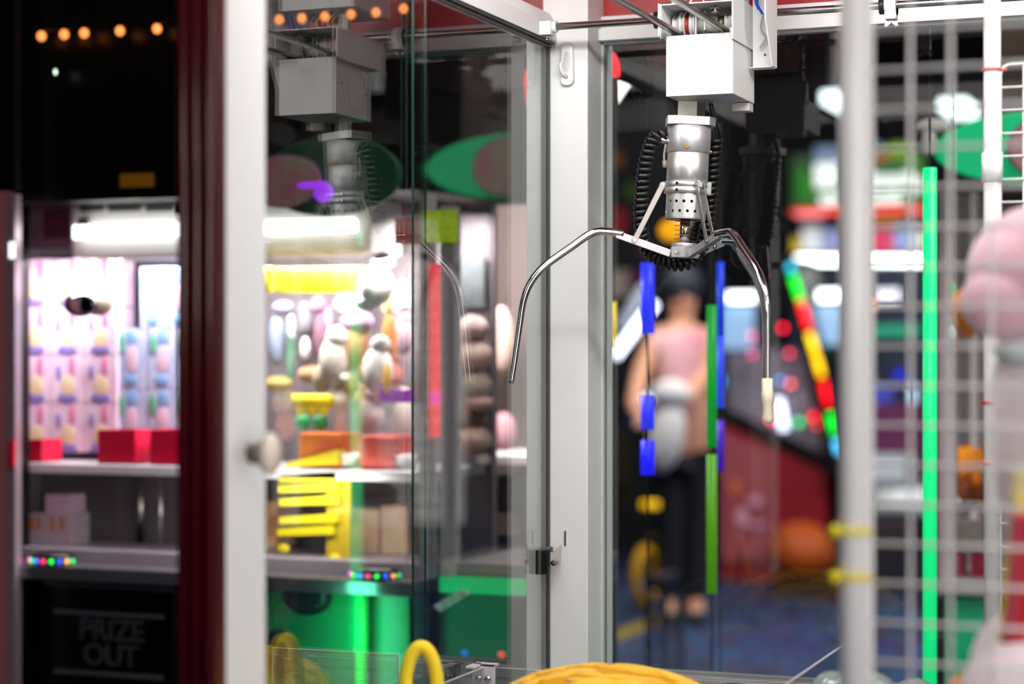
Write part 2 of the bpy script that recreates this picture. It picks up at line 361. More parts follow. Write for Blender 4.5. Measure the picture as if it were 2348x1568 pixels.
# side bracket plate
bp_ = MB().prism([(.330, 2.325, 1.651), (.330, 2.349, 1.651), (.330, 2.349, 1.80), (.330, 2.290, 1.80), (.330, 2.290, 1.705)], (.0016, 0, 0))
bp_.box(.3014, .330, 2.3475, 2.349, 1.651, 1.790).box(.3014, .330, 2.330, 2.349, 1.6502, 1.6514)
brk = cp('side_bracket', bp_, WHITE2, .0004)
cp('bracket_screw', MB().cyl((.3170, 2.3475, 1.668), (.3170, 2.3465, 1.668), .0015, 12), DARK, 0, None, brk)
cp('info_sticker', MB().box(.3293, .33, 2.298, 2.33, 1.722, 1.792), mat('sticker_paper', '#d9dad8', .6, noise='#8f9190', nscale=260), 0, 'printed paper sticker', brk)
blue = mat('blue_wire', '#1546b8', .4)
cp('wire', MB().tube(smooth_path([(.312, 2.33, 1.775), (.316, 2.325, 1.752), (.311, 2.33, 1.73), (.317, 2.335, 1.716)], 6), .0016, 8), blue, 0, 'blue wire')
cp('wire', MB().tube(smooth_path([(.309, 2.34, 1.775), (.313, 2.335, 1.75), (.308, 2.335, 1.733), (.312, 2.335, 1.722)], 6), .0014, 8), blue, 0, 'blue wire')
cp('wire', MB().tube(smooth_path([(.318, 2.335, 1.716), (.314, 2.338, 1.70), (.320, 2.338, 1.688), (.3125, 2.338, 1.675)], 6), .0012, 8), mat('grey_wire', '#a9a9a6', .4), 0, 'thin grey wire')
# motor housing above with coloured wires
cp('motor_housing', MB().box(.195, .300, 2.27, 2.38, 1.748, 1.815), WHITE2, .001)
cp('housing_post', MB().box(.215, .222, 2.29, 2.30, 1.7207, 1.748), GREYW); cp('housing_post', MB().box(.285, .292, 2.36, 2.37, 1.7207, 1.748), GREYW)
for i, h_ in enumerate(('#d8a81c', '#e9e2da', '#b0402c', '#d9cf9a', '#6b2c8a', '#2f8f4a')):
    x = .228+.008*i; cp('wire', MB().tube(smooth_path([(x, 2.288, 1.7215), (x+.006, 2.284, 1.733), (x-.003, 2.295, 1.747)], 5), .0011, 6), mat('wire_'+h_[1:], h_, .5))

# ================================================================== CRANE CLAW
ax0 = Vector((.2296, 2.318, 0)); S = 2.4/F
def LZ(y): return 1.3+(815-y)*S
top = Vector((ax0.x, ax0.y, LZ(285)))
claw = thing('crane_claw', 'chrome three fingered crane claw on an aluminium solenoid with black coiled cord', 'crane claw', top)
def kp(name, mb, m, bevel=0., label=None, parent=claw): return mb.build(name, m, parent, bevel, label)
def A(u, v, z): return Vector((ax0.x, ax0.y, 0)) + RT*u + FW*v + UP*z     # local frame of the claw
def cyl_(z0, z1, r_, n=48): return MB().lathe(A(0, 0, 0), [(r_-.0004, z0), (r_, z0+.0004), (r_, z1-.0004), (r_-.0004, z1)], n)
kp('stem_plate', MB().obox(A(-.004, -.006, (1.611+LZ(288))/2), RT, FW, UP, .0232, .0016, 1.611-LZ(288)), ZINC)
kp('stem_plate', MB().obox(A(.0125, .004, (1.611+LZ(288))/2), RT, FW, UP, .012, .0016, 1.611-LZ(288)), DARK)
pl = MB(); poly = [A(x, y, LZ(290)) for x, y in ((-.0285, -.018), (-.0285, .018), (-.012, .029), (.015, .029), (.0305, .016), (.0305, -.014), (.022, -.024), (-.012, -.024))]
pl.prism(poly, (0, 0, .0105)); kp('top_plate', pl, ALU, .0005)
kp('upper_cylinder', cyl_(LZ(352), LZ(291), .0267), ALUD)
kp('middle_cylinder', cyl_(LZ(421), LZ(351), .0255), ALU)
# perforated lower cylinder: real holes by boolean-free layout (grid of quads with hole rims)
def perforated(z0, z1, r_, cols=16):
    b_ = MB(); bm = b_.bm; rows = 2; band = (z1-z0)
    hz = [z0+band*.66, z0+band*.28]; hr = .0019
    def P3(a, z, rad=r_): return A(rad*math.cos(a), rad*math.sin(a), z)
    edges = [z1, (hz[0]+hz[1])/2, z0+.001]
    for ri in range(2):
        zt_, zb_ = edges[ri], edges[ri+1]
        for c_ in range(cols):
            da = 2*math.pi/cols; a0 = c_*da + (da/2 if ri else 0); a1 = a0+da; ac = (a0+a1)/2; zc = hz[ri]
            N = 16; rim = []; outer = []
            for k in range(N):
                t = 2*math.pi*k/N + math.pi/4; cx_, sz_ = math.cos(t), math.sin(t)
                rim.append(bm.verts.new(P3(ac+hr*cx_/r_, zc+hr*sz_)))
                m_ = max(abs(cx_), abs(sz_)); ox, oz = cx_/m_, sz_/m_
                za = zc + (oz*(zt_-zc) if oz > 0 else oz*(zc-zb_))
                outer.append(bm.verts.new(P3(ac+ox*da/2, za)))
            for k in range(N):
                bm.faces.new((rim[k], rim[(k+1) % N], outer[(k+1) % N], outer[k]))
    bmesh.ops.remove_doubles(bm, verts=bm.verts, dist=1e-6)
    return b_
o = kp('perforated_sleeve', perforated(LZ(503), LZ(445), .0247), ALU)
so = o.modifiers.new('solid', 'SOLIDIFY'); so.thickness = .0014; so.offset = -1
kp('sleeve_rim', MB().tube([A(.0242*math.cos(k*math.pi/24), .0242*math.sin(k*math.pi/24), LZ(503)) for k in range(48)], .0007, 8, closed=True), ALU)
kp('inner_core', cyl_(LZ(495), LZ(440), .016), mat('copper_winding', '#a35c3c', .5, .4))
kp('collar', MB().lathe(A(0, 0, 0), [(.0268, LZ(446)), (.0280, LZ(446)+.001), (.0280, LZ(433)), (.0272, LZ(432)), (.0280, LZ(431)), (.0280, LZ(419)), (.0268, LZ(418))], 48), ALU)
for a_ in (-68, -20, 35): 
    a_ = math.radians(a_); ct = MB(); ct.obox(A(.0290*math.cos(a_), .0290*math.sin(a_), LZ(432)), (RT*math.cos(a_)+FW*math.sin(a_)), (FW*math.cos(a_)-RT*math.sin(a_)), UP, .004, .003, .016); kp('collar_tab', ct, ALU)
for z in (LZ(425), LZ(440)): kp('collar_screw', MB().cyl(A(-.014, -.0235, z), A(-.0145, -.0262, z), .0018, 12), CHROME)
a_ = math.radians(-100); kp('brass_screw', MB().cyl(A(.0260*math.cos(a_), .0260*math.sin(a_), LZ(341)), A(.0285*math.cos(a_), .0285*math.sin(a_), LZ(341)), .0026, 16), BRASS)
a_ = math.radians(-5); kp('brass_screw', MB().cyl(A(.0260*math.cos(a_), .0260*math.sin(a_), LZ(347)), A(.0290*math.cos(a_), .0290*math.sin(a_), LZ(347)), .0024, 16), BRASS)
kp('plunger_shaft', MB().cyl(A(0, 0, LZ(562)), A(0, 0, LZ(496)), .0062, 24), CHROME)
sp = [A(.0125*math.cos(t*.42), .0125*math.sin(t*.42), LZ(503)-(LZ(503)-LZ(556))*t/78) for t in range(79)]
kp('spring', MB().tube(sp, .00035, 6), mat('copper_spring', '#b98a68', .3, 1.))
hb = MB().lathe(A(0, 0, 0), [(.0150, LZ(568)), (.0155, LZ(567)), (.0155, LZ(559)), (.0150, LZ(558))], 36)
n6 = [A(.0195*math.cos(math.radians(a)), .0195*math.sin(math.radians(a)), LZ(592)) for a in (25, 95, 145, 215, 265, 335)]
hb.prism(n6, (0, 0, LZ(568)-LZ(592))); hub = kp('hub', hb, ALUD, .0006)
kp('hub_screw', MB().cyl(A(-.011, -.0165, LZ(580)), A(-.0112, -.0195, LZ(580)), .0022, 12), STEEL, 0, None, hub); kp('hub_screw', MB().cyl(A(.012, -.015, LZ(580)), A(.0125, -.0185, LZ(580)), .0022, 12), STEEL, 0, None, hub)
prof = [(.0947, LZ(540)), (.1134, LZ(544)), (.140, LZ(581)), (.1696, LZ(625)), (.1856, LZ(663)), (.1937, LZ(705)), (.197, LZ(760)), (.2015, LZ(850)), (.2044, LZ(897))]
for ang, rub in ((182, 0), (-65, 1), (51, 0)):
    a_ = math.radians(ang); D = RT*math.cos(a_)+FW*math.sin(a_); SD = Vector((-D.y, D.x, 0)); o0 = Vector((ax0.x, ax0.y, 0))
    fp = lambda r_, z: o0 + D*r_ + UP*z
    pts = smooth_path([fp(.075, LZ(543))]+[fp(*p) for p in prof], 6); n_ = len(pts)
    rad = [.0050-.0020*(i/n_)**2 for i in range(n_)]
    fing = kp('finger', MB().tube(pts, rad, 16), CHROME)
    bb = MB(); 
    for s_ in (-1, 1): bb.bar(fp(.017, LZ(583))+SD*.0032*s_, fp(.0835, LZ(545))+SD*.0032*s_, .0088, .0012, SD)
    bb.bar(fp(.019, LZ(589)), fp(.083, LZ(551)), .0014, .0075, SD)
    kp('finger_channel', bb, ALUD, .0003, None, fing)
    j0, j1 = fp(.0300, LZ(427)), fp(.0615, LZ(557))
    for s_ in (-1, 1):
        st = MB(); st.bar(j0+SD*.0050*s_, j1+SD*.0050*s_, .0062, .0009, SD)
        st.cyl(j0+SD*.0046*s_, j0+SD*.0055*s_, .0037, 16); st.cyl(j1+SD*.0046*s_, j1+SD*.0055*s_, .0037, 16)
        kp('strut', st, mat('grey_strut', '#a8a19c', .38, .8), .0002)
    kp('pivot_pin', MB().cyl(j0-SD*.0066, j0+SD*.0066, .0017, 12), CHROME); kp('pivot_pin', MB().cyl(j1-SD*.0066, j1+SD*.0066, .0021, 12), CHROME)
    kp('strut_lug', MB().bar(fp(.0265, LZ(427)), fp(.0325, LZ(427)), .006, .006, SD), ALU)
    if rub:
        e0, e1 = fp(*prof[-2]), fp(*prof[-1]); dr = (e1-e0).normalized()
        kp('rubber_tip', MB().tube([e0+dr*.004, e0+dr*.018, e0+dr*.019, e0+dr*.030, e0+dr*.032, e0+dr*.049, e0+dr*.0535, e0+dr*.056], [.0062, .0062, .0068, .0066, .0056, .0060, .0050, .0022], 20), CREAM, 0, 'cream rubber sleeve', fing)
# coiled cord
path = smooth_path([A(-.027, -.002, LZ(321)), A(-.034, -.004, LZ(312)), A(-.0435, -.004, LZ(322)), A(-.049, -.004, LZ(350)), A(-.0535, -.003, LZ(400)), A(-.055, .0, LZ(455)), A(-.0545, .004, LZ(510)), A(-.048, .012, LZ(560)), A(-.034, .020, LZ(590)), A(-.012, .024, LZ(604)), A(.010, .026, LZ(598)), A(.022, .028, LZ(570)), A(.0285, .030, LZ(530)), A(.031, .028, LZ(480)), A(.0325, .026, LZ(420)), A(.0335, .024, LZ(360)), A(.035, .022, LZ(312))], 14)
L_ = [0]
for i in range(1, len(path)): L_.append(L_[-1]+(path[i]-path[i-1]).length)
def at_len(s_):
    for i in range(1, len(path)):
        if L_[i] >= s_: t = (s_-L_[i-1])/(L_[i]-L_[i-1]); return path[i-1].lerp(path[i], t), (path[i]-path[i-1]).normalized()
    return path[-1], (path[-1]-path[-2]).normalized()
coil = []; u = None; pitch = .0074; steps = int(L_[-1]/pitch*14)
for i in range(steps+1):
    s_ = L_[-1]*i/steps; p_, t_ = at_len(s_)
    u = t_.orthogonal().normalized() if u is None else (u-t_*u.dot(t_)).normalized()
    w = t_.cross(u); a_ = 2*math.pi*s_/pitch; rr = .0060*min(1, .25+s_/.02)
    coil.append(p_+(u*math.cos(a_)+w*math.sin(a_))*rr)
kp('coiled_cord', MB().tube(coil, .0035, 8), RUBBER)
kp('cord_lead', MB().tube(smooth_path([coil[-1], A(.040, .020, LZ(300)), A(.038, .018, LZ(285)), A(.031, .015, LZ(265)), A(.0265, .012, LZ(240)), A(.0265, .012, 1.6115)], 6), .0030, 10), RUBBER)
kp('cord_connector', MB().tube(smooth_path([A(-.0255, -.003, LZ(327)), A(-.031, -.005, LZ(327)), A(-.036, -.006, LZ(322)), A(-.040, -.006, LZ(330))], 5), .0034, 12).tube([A(-.025, -.003, LZ(327)), A(-.0285, -.004, LZ(327))], .0055, 12), CHROME)
kp('wire_splice', MB().tube(smooth_path([A(-.0285, -.006, LZ(335)), A(-.0300, -.006, LZ(360)), A(-.0290, -.006, LZ(378))], 5), .0016, 8).tube([A(-.0290, -.006, LZ(372)), A(-.0285, -.006, LZ(388))], .0030, 8), mat('grey_splice', '#8c8178', .5))
claw.rotation_mode = 'AXIS_ANGLE'; claw.rotation_axis_angle = (math.radians(2.6), FW.x, FW.y, FW.z)

# ================================================================== POLES, GRIDS, TIES
def pole(px, Y, r_, lab, z0=ZB, z1=1.95, sleeve=None):
    p_ = PY(px, HY, Y); t_ = thing('support_pole', lab, 'pole', (p_.x, Y, z0))
    MB().cyl((p_.x, Y, z0), (p_.x, Y, z1), r_, 32).build('tube', PLW, t_)
    if sleeve:
        za, zb_ = PY(px, sleeve[1], Y).z, PY(px, sleeve[0], Y).z
        MB().tube([(p_.x, Y, za), (p_.x, Y, zb_)], r_*1.22, 32).build('joint_sleeve', PLW, t_)
    MB().lathe((p_.x, Y, z0), [(r_*1.8, 0), (r_*1.8, .003), (r_*1.1, .008), (r_*1.05, .012)], 28).build('foot_cap', PLW, t_)
    return p_
pS = pole(2275, 2.20, .0093, 'sharp white tubular pole with a joint sleeve near the rear glass', sleeve=(350, 416))
pN = pole(1957, 1.49, .0108, 'blurred white tubular pole nearest the camera with yellow cable ties')
def grid(name, lab, x0, x1, Y, z0, z1, step, r_, cat='wire grid', corner=.012):
    t_ = thing(name, lab, cat, ((x0+x1)/2, Y, z0))
    fr = MB(); k = corner
    pts = []
    for cx_, cz_, a0 in ((x0+k, z0+k, 180), (x1-k, z0+k, 270), (x1-k, z1-k, 0), (x0+k, z1-k, 90)):
        for q in range(6): a = math.radians(a0+90*q/5); pts.append((cx_+k*math.cos(a), Y, cz_+k*math.sin(a)))
    fr.tube(pts, r_*1.6, 10, closed=True).build('frame_wire', PLW, t_)
    i = 1; z = z1-step
    while z > z0+.005: MB().cyl((x0, Y-.001, z), (x1, Y-.001, z), r_, 8).build('cross_wire', PLW, t_); z -= step
    x = x0+step
    while x < x1-.005: MB().cyl((x, Y+r_*1.6, z0), (x, Y+r_*1.6, z1), r_, 8).build('upright_wire', PLW, t_); x += step
    return t_
gx0 = PY(2290, 300, 2.20).x+.0015; gz1 = PY(2300, 148, 2.20).z
grid('wire_grid', 'sharp fine white wire grid panel right of the sharp pole', gx0, gx0+.26, 2.20, ZB+.0, gz1, .0252, .0011)
nx0 = pN.x+.0125; 
z_a = PY(2050, 1247, 1.49).z
grid('wire_grid', 'blurred white wire grid panel tied to the nearest blurred pole', nx0, nx0+.24, 1.492, ZB+.0, z_a+.030*27, .0300, .0016)
YEL = mat('yellow_nylon', '#f4e415', .4); REDN = mat('red_nylon', '#d8141c', .4)
def tie(px, py, Y, r_, m, lab, grp=None, head=True):
    p_ = PY(px, py, Y); t_ = MB().tube([(p_.x+(r_+.0011)*math.cos(k*math.pi/14), Y+(r_+.0011)*math.sin(k*math.pi/14), p_.z) for k in range(28)], .0016 if m is REDN else .0028, 8, closed=True)
    if head: s_ = 1 if m is REDN else -1; t_.ell(Vector((p_.x, Y, p_.z))+RT*(r_+.004)*s_-FW*.003, .0042 if m is YEL else .003, .0045 if m is YEL else .002, .0052 if m is YEL else .002)
    o = t_.build('cable_tie', m); tag(o, lab, 'cable tie', grp); return o
tie(2275, 161, 2.20, .0093, REDN, 'red cable tie high on the sharp white pole above the sleeve')
tie(2275, 1061, 2.20, .0093, REDN, 'red cable tie low on the sharp white pole below the plush head')
tie(2275, 922, 2.20, .0093, REDN, 'red cable tie half hidden behind the pink plush on the pole', head=False)
tie(1957, 1217, 1.49, .0108, YEL, 'upper of two yellow cable ties on the blurred near pole')
tie(1957, 1321, 1.49, .0108, YEL, 'lower of two yellow cable ties on the blurred near pole')

# ================================================================== PRIZE CHUTE ACRYLICS AND BED ITEMS
def sheet(lab, x0, x1, y0, y1, z0, z1, gm=ACR, cat='acrylic sheet'):
    o = pane(x0, x1, y0, y1, z0, z1, ACE, gm, None, 'acrylic_sheet'); return tag(o, lab, cat)
zc = PX(1100, 1531, .0216); 
sheet('clear acrylic chute wall running right from the white bracket', .0216, .40, 2.1535, 2.1575, ZB, zc.z)
sheet('clear acrylic chute wall running from the white bracket toward the front', .0216, .0256, 1.60, 2.1530, ZB, zc.z)
q = PX(1966, 1456, .412); sheet('clear acrylic divider behind the blurred pole with slanting top edge', .410, .414, 1.95, q.y, ZB, q.z)
ps = PY(912, 1505, 2.155); o = sheet('scratched clear acrylic panel standing beyond the left side glass', ps.x-.17, ps.x, 2.153, 2.157, .80, ps.z+.002, ACRS)
bk = thing('corner_bracket', 'small white corner bracket with two screws joining clear chute walls', 'bracket', (.03, 2.15, zc.z))
bb = MB().box(.0100, .0390, 2.1495, 2.1525, zc.z-.030, zc.z+.004, .0006).box(.0100, .0210, 2.130, 2.158, zc.z+.001, zc.z+.004, .0006).box(.0100, .0390, 2.1495, 2.164, zc.z+.001, zc.z+.004, .0006)
bb.build('bracket_plate', mat('pale_lilac_white', '#ddd6dc', .35), bk)
for dx in (.019, .0305): MB().ell((dx, 2.1488, zc.z-.013), .0042, .003, .0042, None, 16).build('screw_head', CHROME, bk)
# yellow plush ball
yb = PD(1397, 1575, 2.10)
YP = mat('yellow_plush', '#ffca22', .8, noise='#f5b512', nscale=30, bump=.5, sheen=.4)
bc = Vector((yb.x, yb.y, PD(1397, 1529, 2.08).z-.057)); pbl = thing('plush_ball', 'big yellow woven plush ball at the bottom centre of the machine', 'plush toy', (bc.x, bc.y, bc.z-.053))
MB().ell(bc, .128, .098, .053, None, 64).build('ball_core', mat('deep_yellow_felt', '#dc9a0c', .85), pbl)
wv = MB(); random.seed(5)
for k in range(200):
    u_ = random.random()*2*math.pi; v_ = math.acos(1-random.random()*1.1); n_ = Vector((math.cos(u_)*math.sin(v_), math.sin(u_)*math.sin(v_), math.cos(v_)))
    p_ = bc+Vector((n_.x*.128, n_.y*.098, n_.z*.053)); nn_ = Vector((n_.x/.128, n_.y/.098, n_.z/.053)).normalized()
    t_ = nn_.cross(Vector((.15*math.sin(k), 1, .1))).normalized(); a_ = .35*math.sin(k*1.7); t_ = (t_*math.cos(a_)+nn_.cross(t_)*math.sin(a_)).normalized(); b_ = nn_.cross(t_)
    q_ = Matrix((t_, b_, nn_)).transposed().to_quaternion(); wv.ell(p_, .020, .0058, .0035, q_, 10)
wo = wv.build('woven_strands', YP, pbl, 0, 'bright yellow strands'); wo['kind'] = 'stuff'
# yellow loop
lp = MB(); a0 = PX(968, 1483, .075); pts = []
for k in range(25):
    t = math.pi*k/24; pts.append(Vector((a0.x, a0.y, 0))+RT*(-.0165*math.cos(t)-.001)+UP*(a0.z-.045+.045*math.sin(t)))
bt = lambda p_: Vector((p_.x, p_.y, ZB+.0))
pts = [bt(pts[0])-RT*.006]+pts+[bt(pts[-1])+RT*.003]
o = lp.tube(smooth_path(pts, 3), .0072, 14).build('plush_loop', mat('bright_yellow_felt', '#ffdc10', .6, sheen=.3)); tag(o, 'bright yellow felt loop sticking up beside the left side glass', 'plush toy')
# clear capsules
def capsule(px, py, d_, r_, lab):
    p_ = PD(px, py, d_); t_ = thing('prize_capsule', lab, 'capsule', (p_.x, p_.y, p_.z-r_))
    CAPM = mat('milky_clear_plastic', '#c9d8d4', .12, trans=.55, coat=.5)
    MB().ell(p_, r_, r_, r_, None, 40).build('shell', CAPM, t_)
    MB().tube([(p_.x+r_*1.01*math.cos(k*math.pi/20), p_.y+r_*1.01*math.sin(k*math.pi/20), p_.z) for k in range(40)], r_*.04, 8, closed=True).build('seam_ring', CAPM, t_)
capsule(1910, 1589, 2.06, .0235, 'clear prize capsule partly hidden behind the blurred near pole')
capsule(2003, 1602, 1.98, .0262, 'larger clear prize capsule just right of the blurred near pole')
capsule(2098, 1612, 2.18, .028, 'dim clear prize capsule at the bottom left of the green tube')
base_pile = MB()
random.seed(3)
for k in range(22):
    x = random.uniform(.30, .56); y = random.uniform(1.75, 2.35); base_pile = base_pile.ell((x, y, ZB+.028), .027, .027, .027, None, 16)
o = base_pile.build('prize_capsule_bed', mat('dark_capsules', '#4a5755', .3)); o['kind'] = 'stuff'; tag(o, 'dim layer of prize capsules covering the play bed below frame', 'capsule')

# ---- pink plush
PINK = mat('pink_plush', '#e9b9c6', .9, noise='#f0cbd4', nscale=14, sheen=.5, bump=.3)
PALE = mat('pale_pink_plush', '#f9eaec', .9, noise='#f2dbe0', nscale=9, sheen=.5, bump=.1)
pp = thing('plush_toy', 'large pale pink plush animal with striped scarf in right foreground', 'plush toy', PD(2400, 1560, 1.58))
DP = 1.60
def E(mb, px, py, d_, ru, rv, rz, tilt=0):
    q_ = Quaternion(UP, TH) @ Quaternion((0, 1, 0), tilt)
    return mb.ell(PD(px, py, d_), ru, rv, rz, q_, 32)
hd = MB(); E(hd, 2435, 640, DP+.02, .078, .07, .062, .25); E(hd, 2300, 695, DP-.01, .034, .032, .031, .3)
E(hd, 2340, 640, DP, .045, .040, .040, .6); head = hd.build('head', PINK, pp)
nb = MB(); E(nb, 2212, 722, DP+.03, .0095, .012, .020, -.25); nb.build('nose', mat('orange_felt', '#e8921c', .8), head, 0, 'orange felt nose')
cl = MB(); E(cl, 2350, 805, DP, .024, .03, .0125, 0); E(cl, 2420, 815, DP, .035, .03, .014, 0); cl.build('collar_ruff', mat('mint_fabric', '#dff2e6', .8, noise='#e4eaf6', nscale=60), pp, 0, 'mint green ruff')
bd = MB(); E(bd, 2425, 980, DP+.02, .055, .05, .125, 0); bd.build('body', PALE, pp)
lg = MB(); E(lg, 2330, 1560, DP-.05, .050, .05, .034, -.65); E(lg, 2400, 1500, DP-.02, .062, .06, .045, -.3); lg.build('leg', PALE, pp)
ft = MB(); E(ft, 2215, 1578, DP+.02, .022, .03, .010, -.6); ft.build('foot_trim', mat('orange_felt', '#e8921c', .8), pp, 0, 'orange foot trim')
def stripe(pts2, wd, m, lab, dz=0.):
    s_ = MB(); pts3 = smooth_path([PD(x, y, DP-.055+dz) for x, y in pts2], 6); s_.tube(pts3, wd, 12); s_.build('scarf_stripe', m, pp, 0, lab)
stripe([(2346, 1140), (2330, 1240), (2316, 1360), (2305, 1480)], .0055, mat('yellow_felt', '#f0c93c', .8), 'yellow scarf edge')
stripe([(2346, 1180), (2340, 1280), (2331, 1380), (2320, 1475)], .0085, mat('rose_felt', '#c5485c', .8), 'rose scarf stripe', -.004)
stripe([(2368, 1180), (2362, 1300), (2354, 1400), (2342, 1470)], .0110, mat('red_felt', '#dc1f24', .8), 'red scarf stripe', -.006)
stripe([(2348, 1080), (2346, 1110), (2340, 1150)], .0090, mat('pale_yellow_felt', '#f0e0a0', .8), 'pale yellow scarf end', .01)
bs = MB(); bs.ell(Vector((PD(2440, 1560, 1.62).x, PD(2440, 1560, 1.62).y, (ZB+.98)/2)), .09, .07, (.98-ZB)/2+.02, None, 24); bs.build('lower_body', PALE, pp)

# ================================================================== BACKGROUND HELPERS
def xz(px0, px1, py0, py1, Y):
    pm = (px0+px1)/2; ym = (py0+py1)/2
    return PY(px0, ym, Y).x, PY(px1, ym, Y).x, PY(pm, py1, Y).z, PY(pm, py0, Y).z
def pb(mb, px0, px1, py0, py1, Y, dy, bev=0.):
    x0, x1, z0, z1 = xz(px0, px1, py0, py1, Y); return mb.box(x0, x1, Y, Y+dy, z0, z1, bev)
def pbox(name, m, px0, px1, py0, py1, Y, dy, parent=None, lab=None, bev=0., to_floor=None):
    x0, x1, z0, z1 = xz(px0, px1, py0, py1, Y)
    if to_floor is not None: z0 = to_floor
    return MB().box(x0, x1, Y, Y+dy, z0, z1, bev).build(name, m, parent, 0, lab)
def pe(mb, px, py, Y, rx, rz, ry=None):       # ellipsoid with pixel radii
    p_ = PY(px, py, Y); k = (p_-CAM).dot(FW)/F; return mb.ell(p_, rx*k, (ry or rx)*k, rz*k, None, 20)
def D(h, r_=.6, n=None, sc=30): return mat('paint_'+h.strip('#')+(n or '').strip('#'), h, r_, noise=n, nscale=sc)

# ================================================================== PRIZE MACHINE (left background)
YM = 2.92
xl, xr = PY(30, 800, YM).x, PY(985, 800, YM).x
mA = thing('prize_machine', 'black prize machine left of the red trim with lit shelf and PRIZE OUT door', 'arcade machine', ((xl+xr)/2, YM+.35, 0))
zt = PY(240, 462, YM).z; zl = PY(240, 1296, YM).z; zsh = PY(240, 1088, YM+.03).z
BL = mat('black_gloss_cabinet', '#050505', .35)
def ap(name, mb, m, lab=None, parent=mA, bev=0.): return mb.build(name, m, parent, bev, lab)
XL = xl-.14
ap('marquee', MB().box(XL, xr+.005, YM-.02, YM+.30, zt, 2.15), BL, bev=.004)
ap('base_cabinet', MB().box(XL, xr, YM, YM+.30, 0, zl-.022), BL, bev=.003)
ap('side_post', MB().box(xl, xl+.014, YM-.012, YM+.03, zl, zt), BL)
ap('side_post', MB().box(xr-.012, xr, YM-.012, YM+.03, zl, zt), GREYW)
ap('back_panel', MB().box(XL, xr, YM+.28, YM+.30, zl-.02, zt), D('#8d8088'))
ap('side_panel', MB().box(XL, XL+.006, YM, YM+.28, zl, zt), D('#a59aa5')); pane(xr-.006, xr-.002, YM+.03, YM+.28, zl, zt, GEDGE, None, mA, 'side_window')
ap('prize_shelf', MB().box(XL+.006, xr-.012, YM+.03, YM+.275, zsh, zsh+.018, .003), D('#efe6ec', .3))
ap('inner_ledge', MB().box(XL+.006, xr-.012, YM+.006, YM+.14, zl, zl+.026, .003), D('#a79aa6', .35))
ap('control_ledge', MB().box(xl-.006, xr+.002, YM-.06, YM+.006, zl-.022, zl+.002, .003), mat('satin_ledge', '#8c858c', .28, .7))
ap('steel_post', MB().cyl((PY(368, 1150, YM+.1).x, YM+.1, zl), (PY(368, 1150, YM+.1).x, YM+.1, zsh), .004, 12), STEEL); ap('steel_post', MB().cyl((PY(322, 1150, YM+.2).x, YM+.2, zl), (PY(322, 1150, YM+.2).x, YM+.2, zsh), .008, 12), STEEL)
door = ap('prize_door', pb(MB(), 95, 400, 1318, 1640, YM-.006, .006), BL, bev=.002)
for y_, a0, a1 in ((1345, 100, 398), (1408, 122, 372), (1546, 122, 372)):
    ap('door_rib', pb(MB(), a0, a1, y_-5, y_+5, YM-.011, .005), mat('grey_rib', '#57525a', .35), parent=door)
TXT = mat('dark_grey_letters', '#3c3f43', .4)
for body, px, py, wd in (('PRIZE', 254, 1447, 142), ('OUT', 253, 1505, 92)):
    p_ = PY(px, py, YM-.010); text('door_lettering', body, TXT, (p_.x, YM-.009, p_.z), .052, door, .0015, offset=.0012)
ap('door_lock', MB().cyl((PY(414, 1424, YM).x, YM-.008, PY(414, 1424, YM).z), (PY(414, 1424, YM).x, YM, PY(414, 1424, YM).z), .006, 16), STEEL)
ap('yellow_label', pb(MB(), 428, 438, 1370, 1408, YM-.002, .002), D('#c9a21c'), 'narrow yellow label')
# lamp
za = PY(500, 524, YM+.06).z; xa, xb = PY(172, 524, YM+.06).x, PY(815, 520, YM+.06).x
lamp = ap('lamp_housing', MB().box(PY(166, 560, YM+.075).x, PY(852, 560, YM+.075).x, YM+.075, YM+.20, PY(300, 592, YM+.075).z, PY(300, 468, YM+.075).z, .006), D('#eee7e6', .4))
ap('lamp_tube', MB().cyl((xa, YM+.058, za), (xb, YM+.058, za), .0125, 20), glow('prize_lamp', '#fbfffd', 3.2), 'white glowing tube', lamp)
for dx in (.014, .027): ap('lamp_ring', MB().cyl((xa+dx, YM+.058, za), (xa+dx+.0018, YM+.058, za), .0132, 20), DARK, None, lamp)
for a0, a1 in ((182, 236), (248, 322), (334, 395)):
    ap('housing_lettering', pb(MB(), a0, a1, 472, 484, YM+.072, .003), D('#4b5549'), 'band of small dark letters', lamp)
ap('lamp_clip', pb(MB(), 178, 196, 500, 514, YM+.06, .01), BLACK, None, lamp); ap('lamp_clip', pb(MB(), 402, 420, 470, 490, YM+.06, .01), BLACK, None, lamp)
ap('picture_card', pb(MB(), 70, 164, 470, 572, YM+.035, .004), D('#6c5668')); ap('card_picture', pb(MB(), 100, 158, 478, 545, YM+.032, .003), D('#3c1626', .6, '#5b2036', 60), 'dark red picture')
area('prize_machine_light', (PY(250, 600, YM+.1).x, YM+.055, PY(250, 604, YM+.1).z), .40, 3.0, (1, .96, .99), target=(PY(230, 900, YM+.12).x, YM+.14, 1.15), size_y=.05)
area('prize_machine_light', (PY(760, 600, YM+.1).x, YM+.055, PY(760, 604, YM+.1).z), .30, 6., (1, .98, .97), target=(PY(790, 900, YM+.12).x, YM+.16, 1.15), size_y=.05)
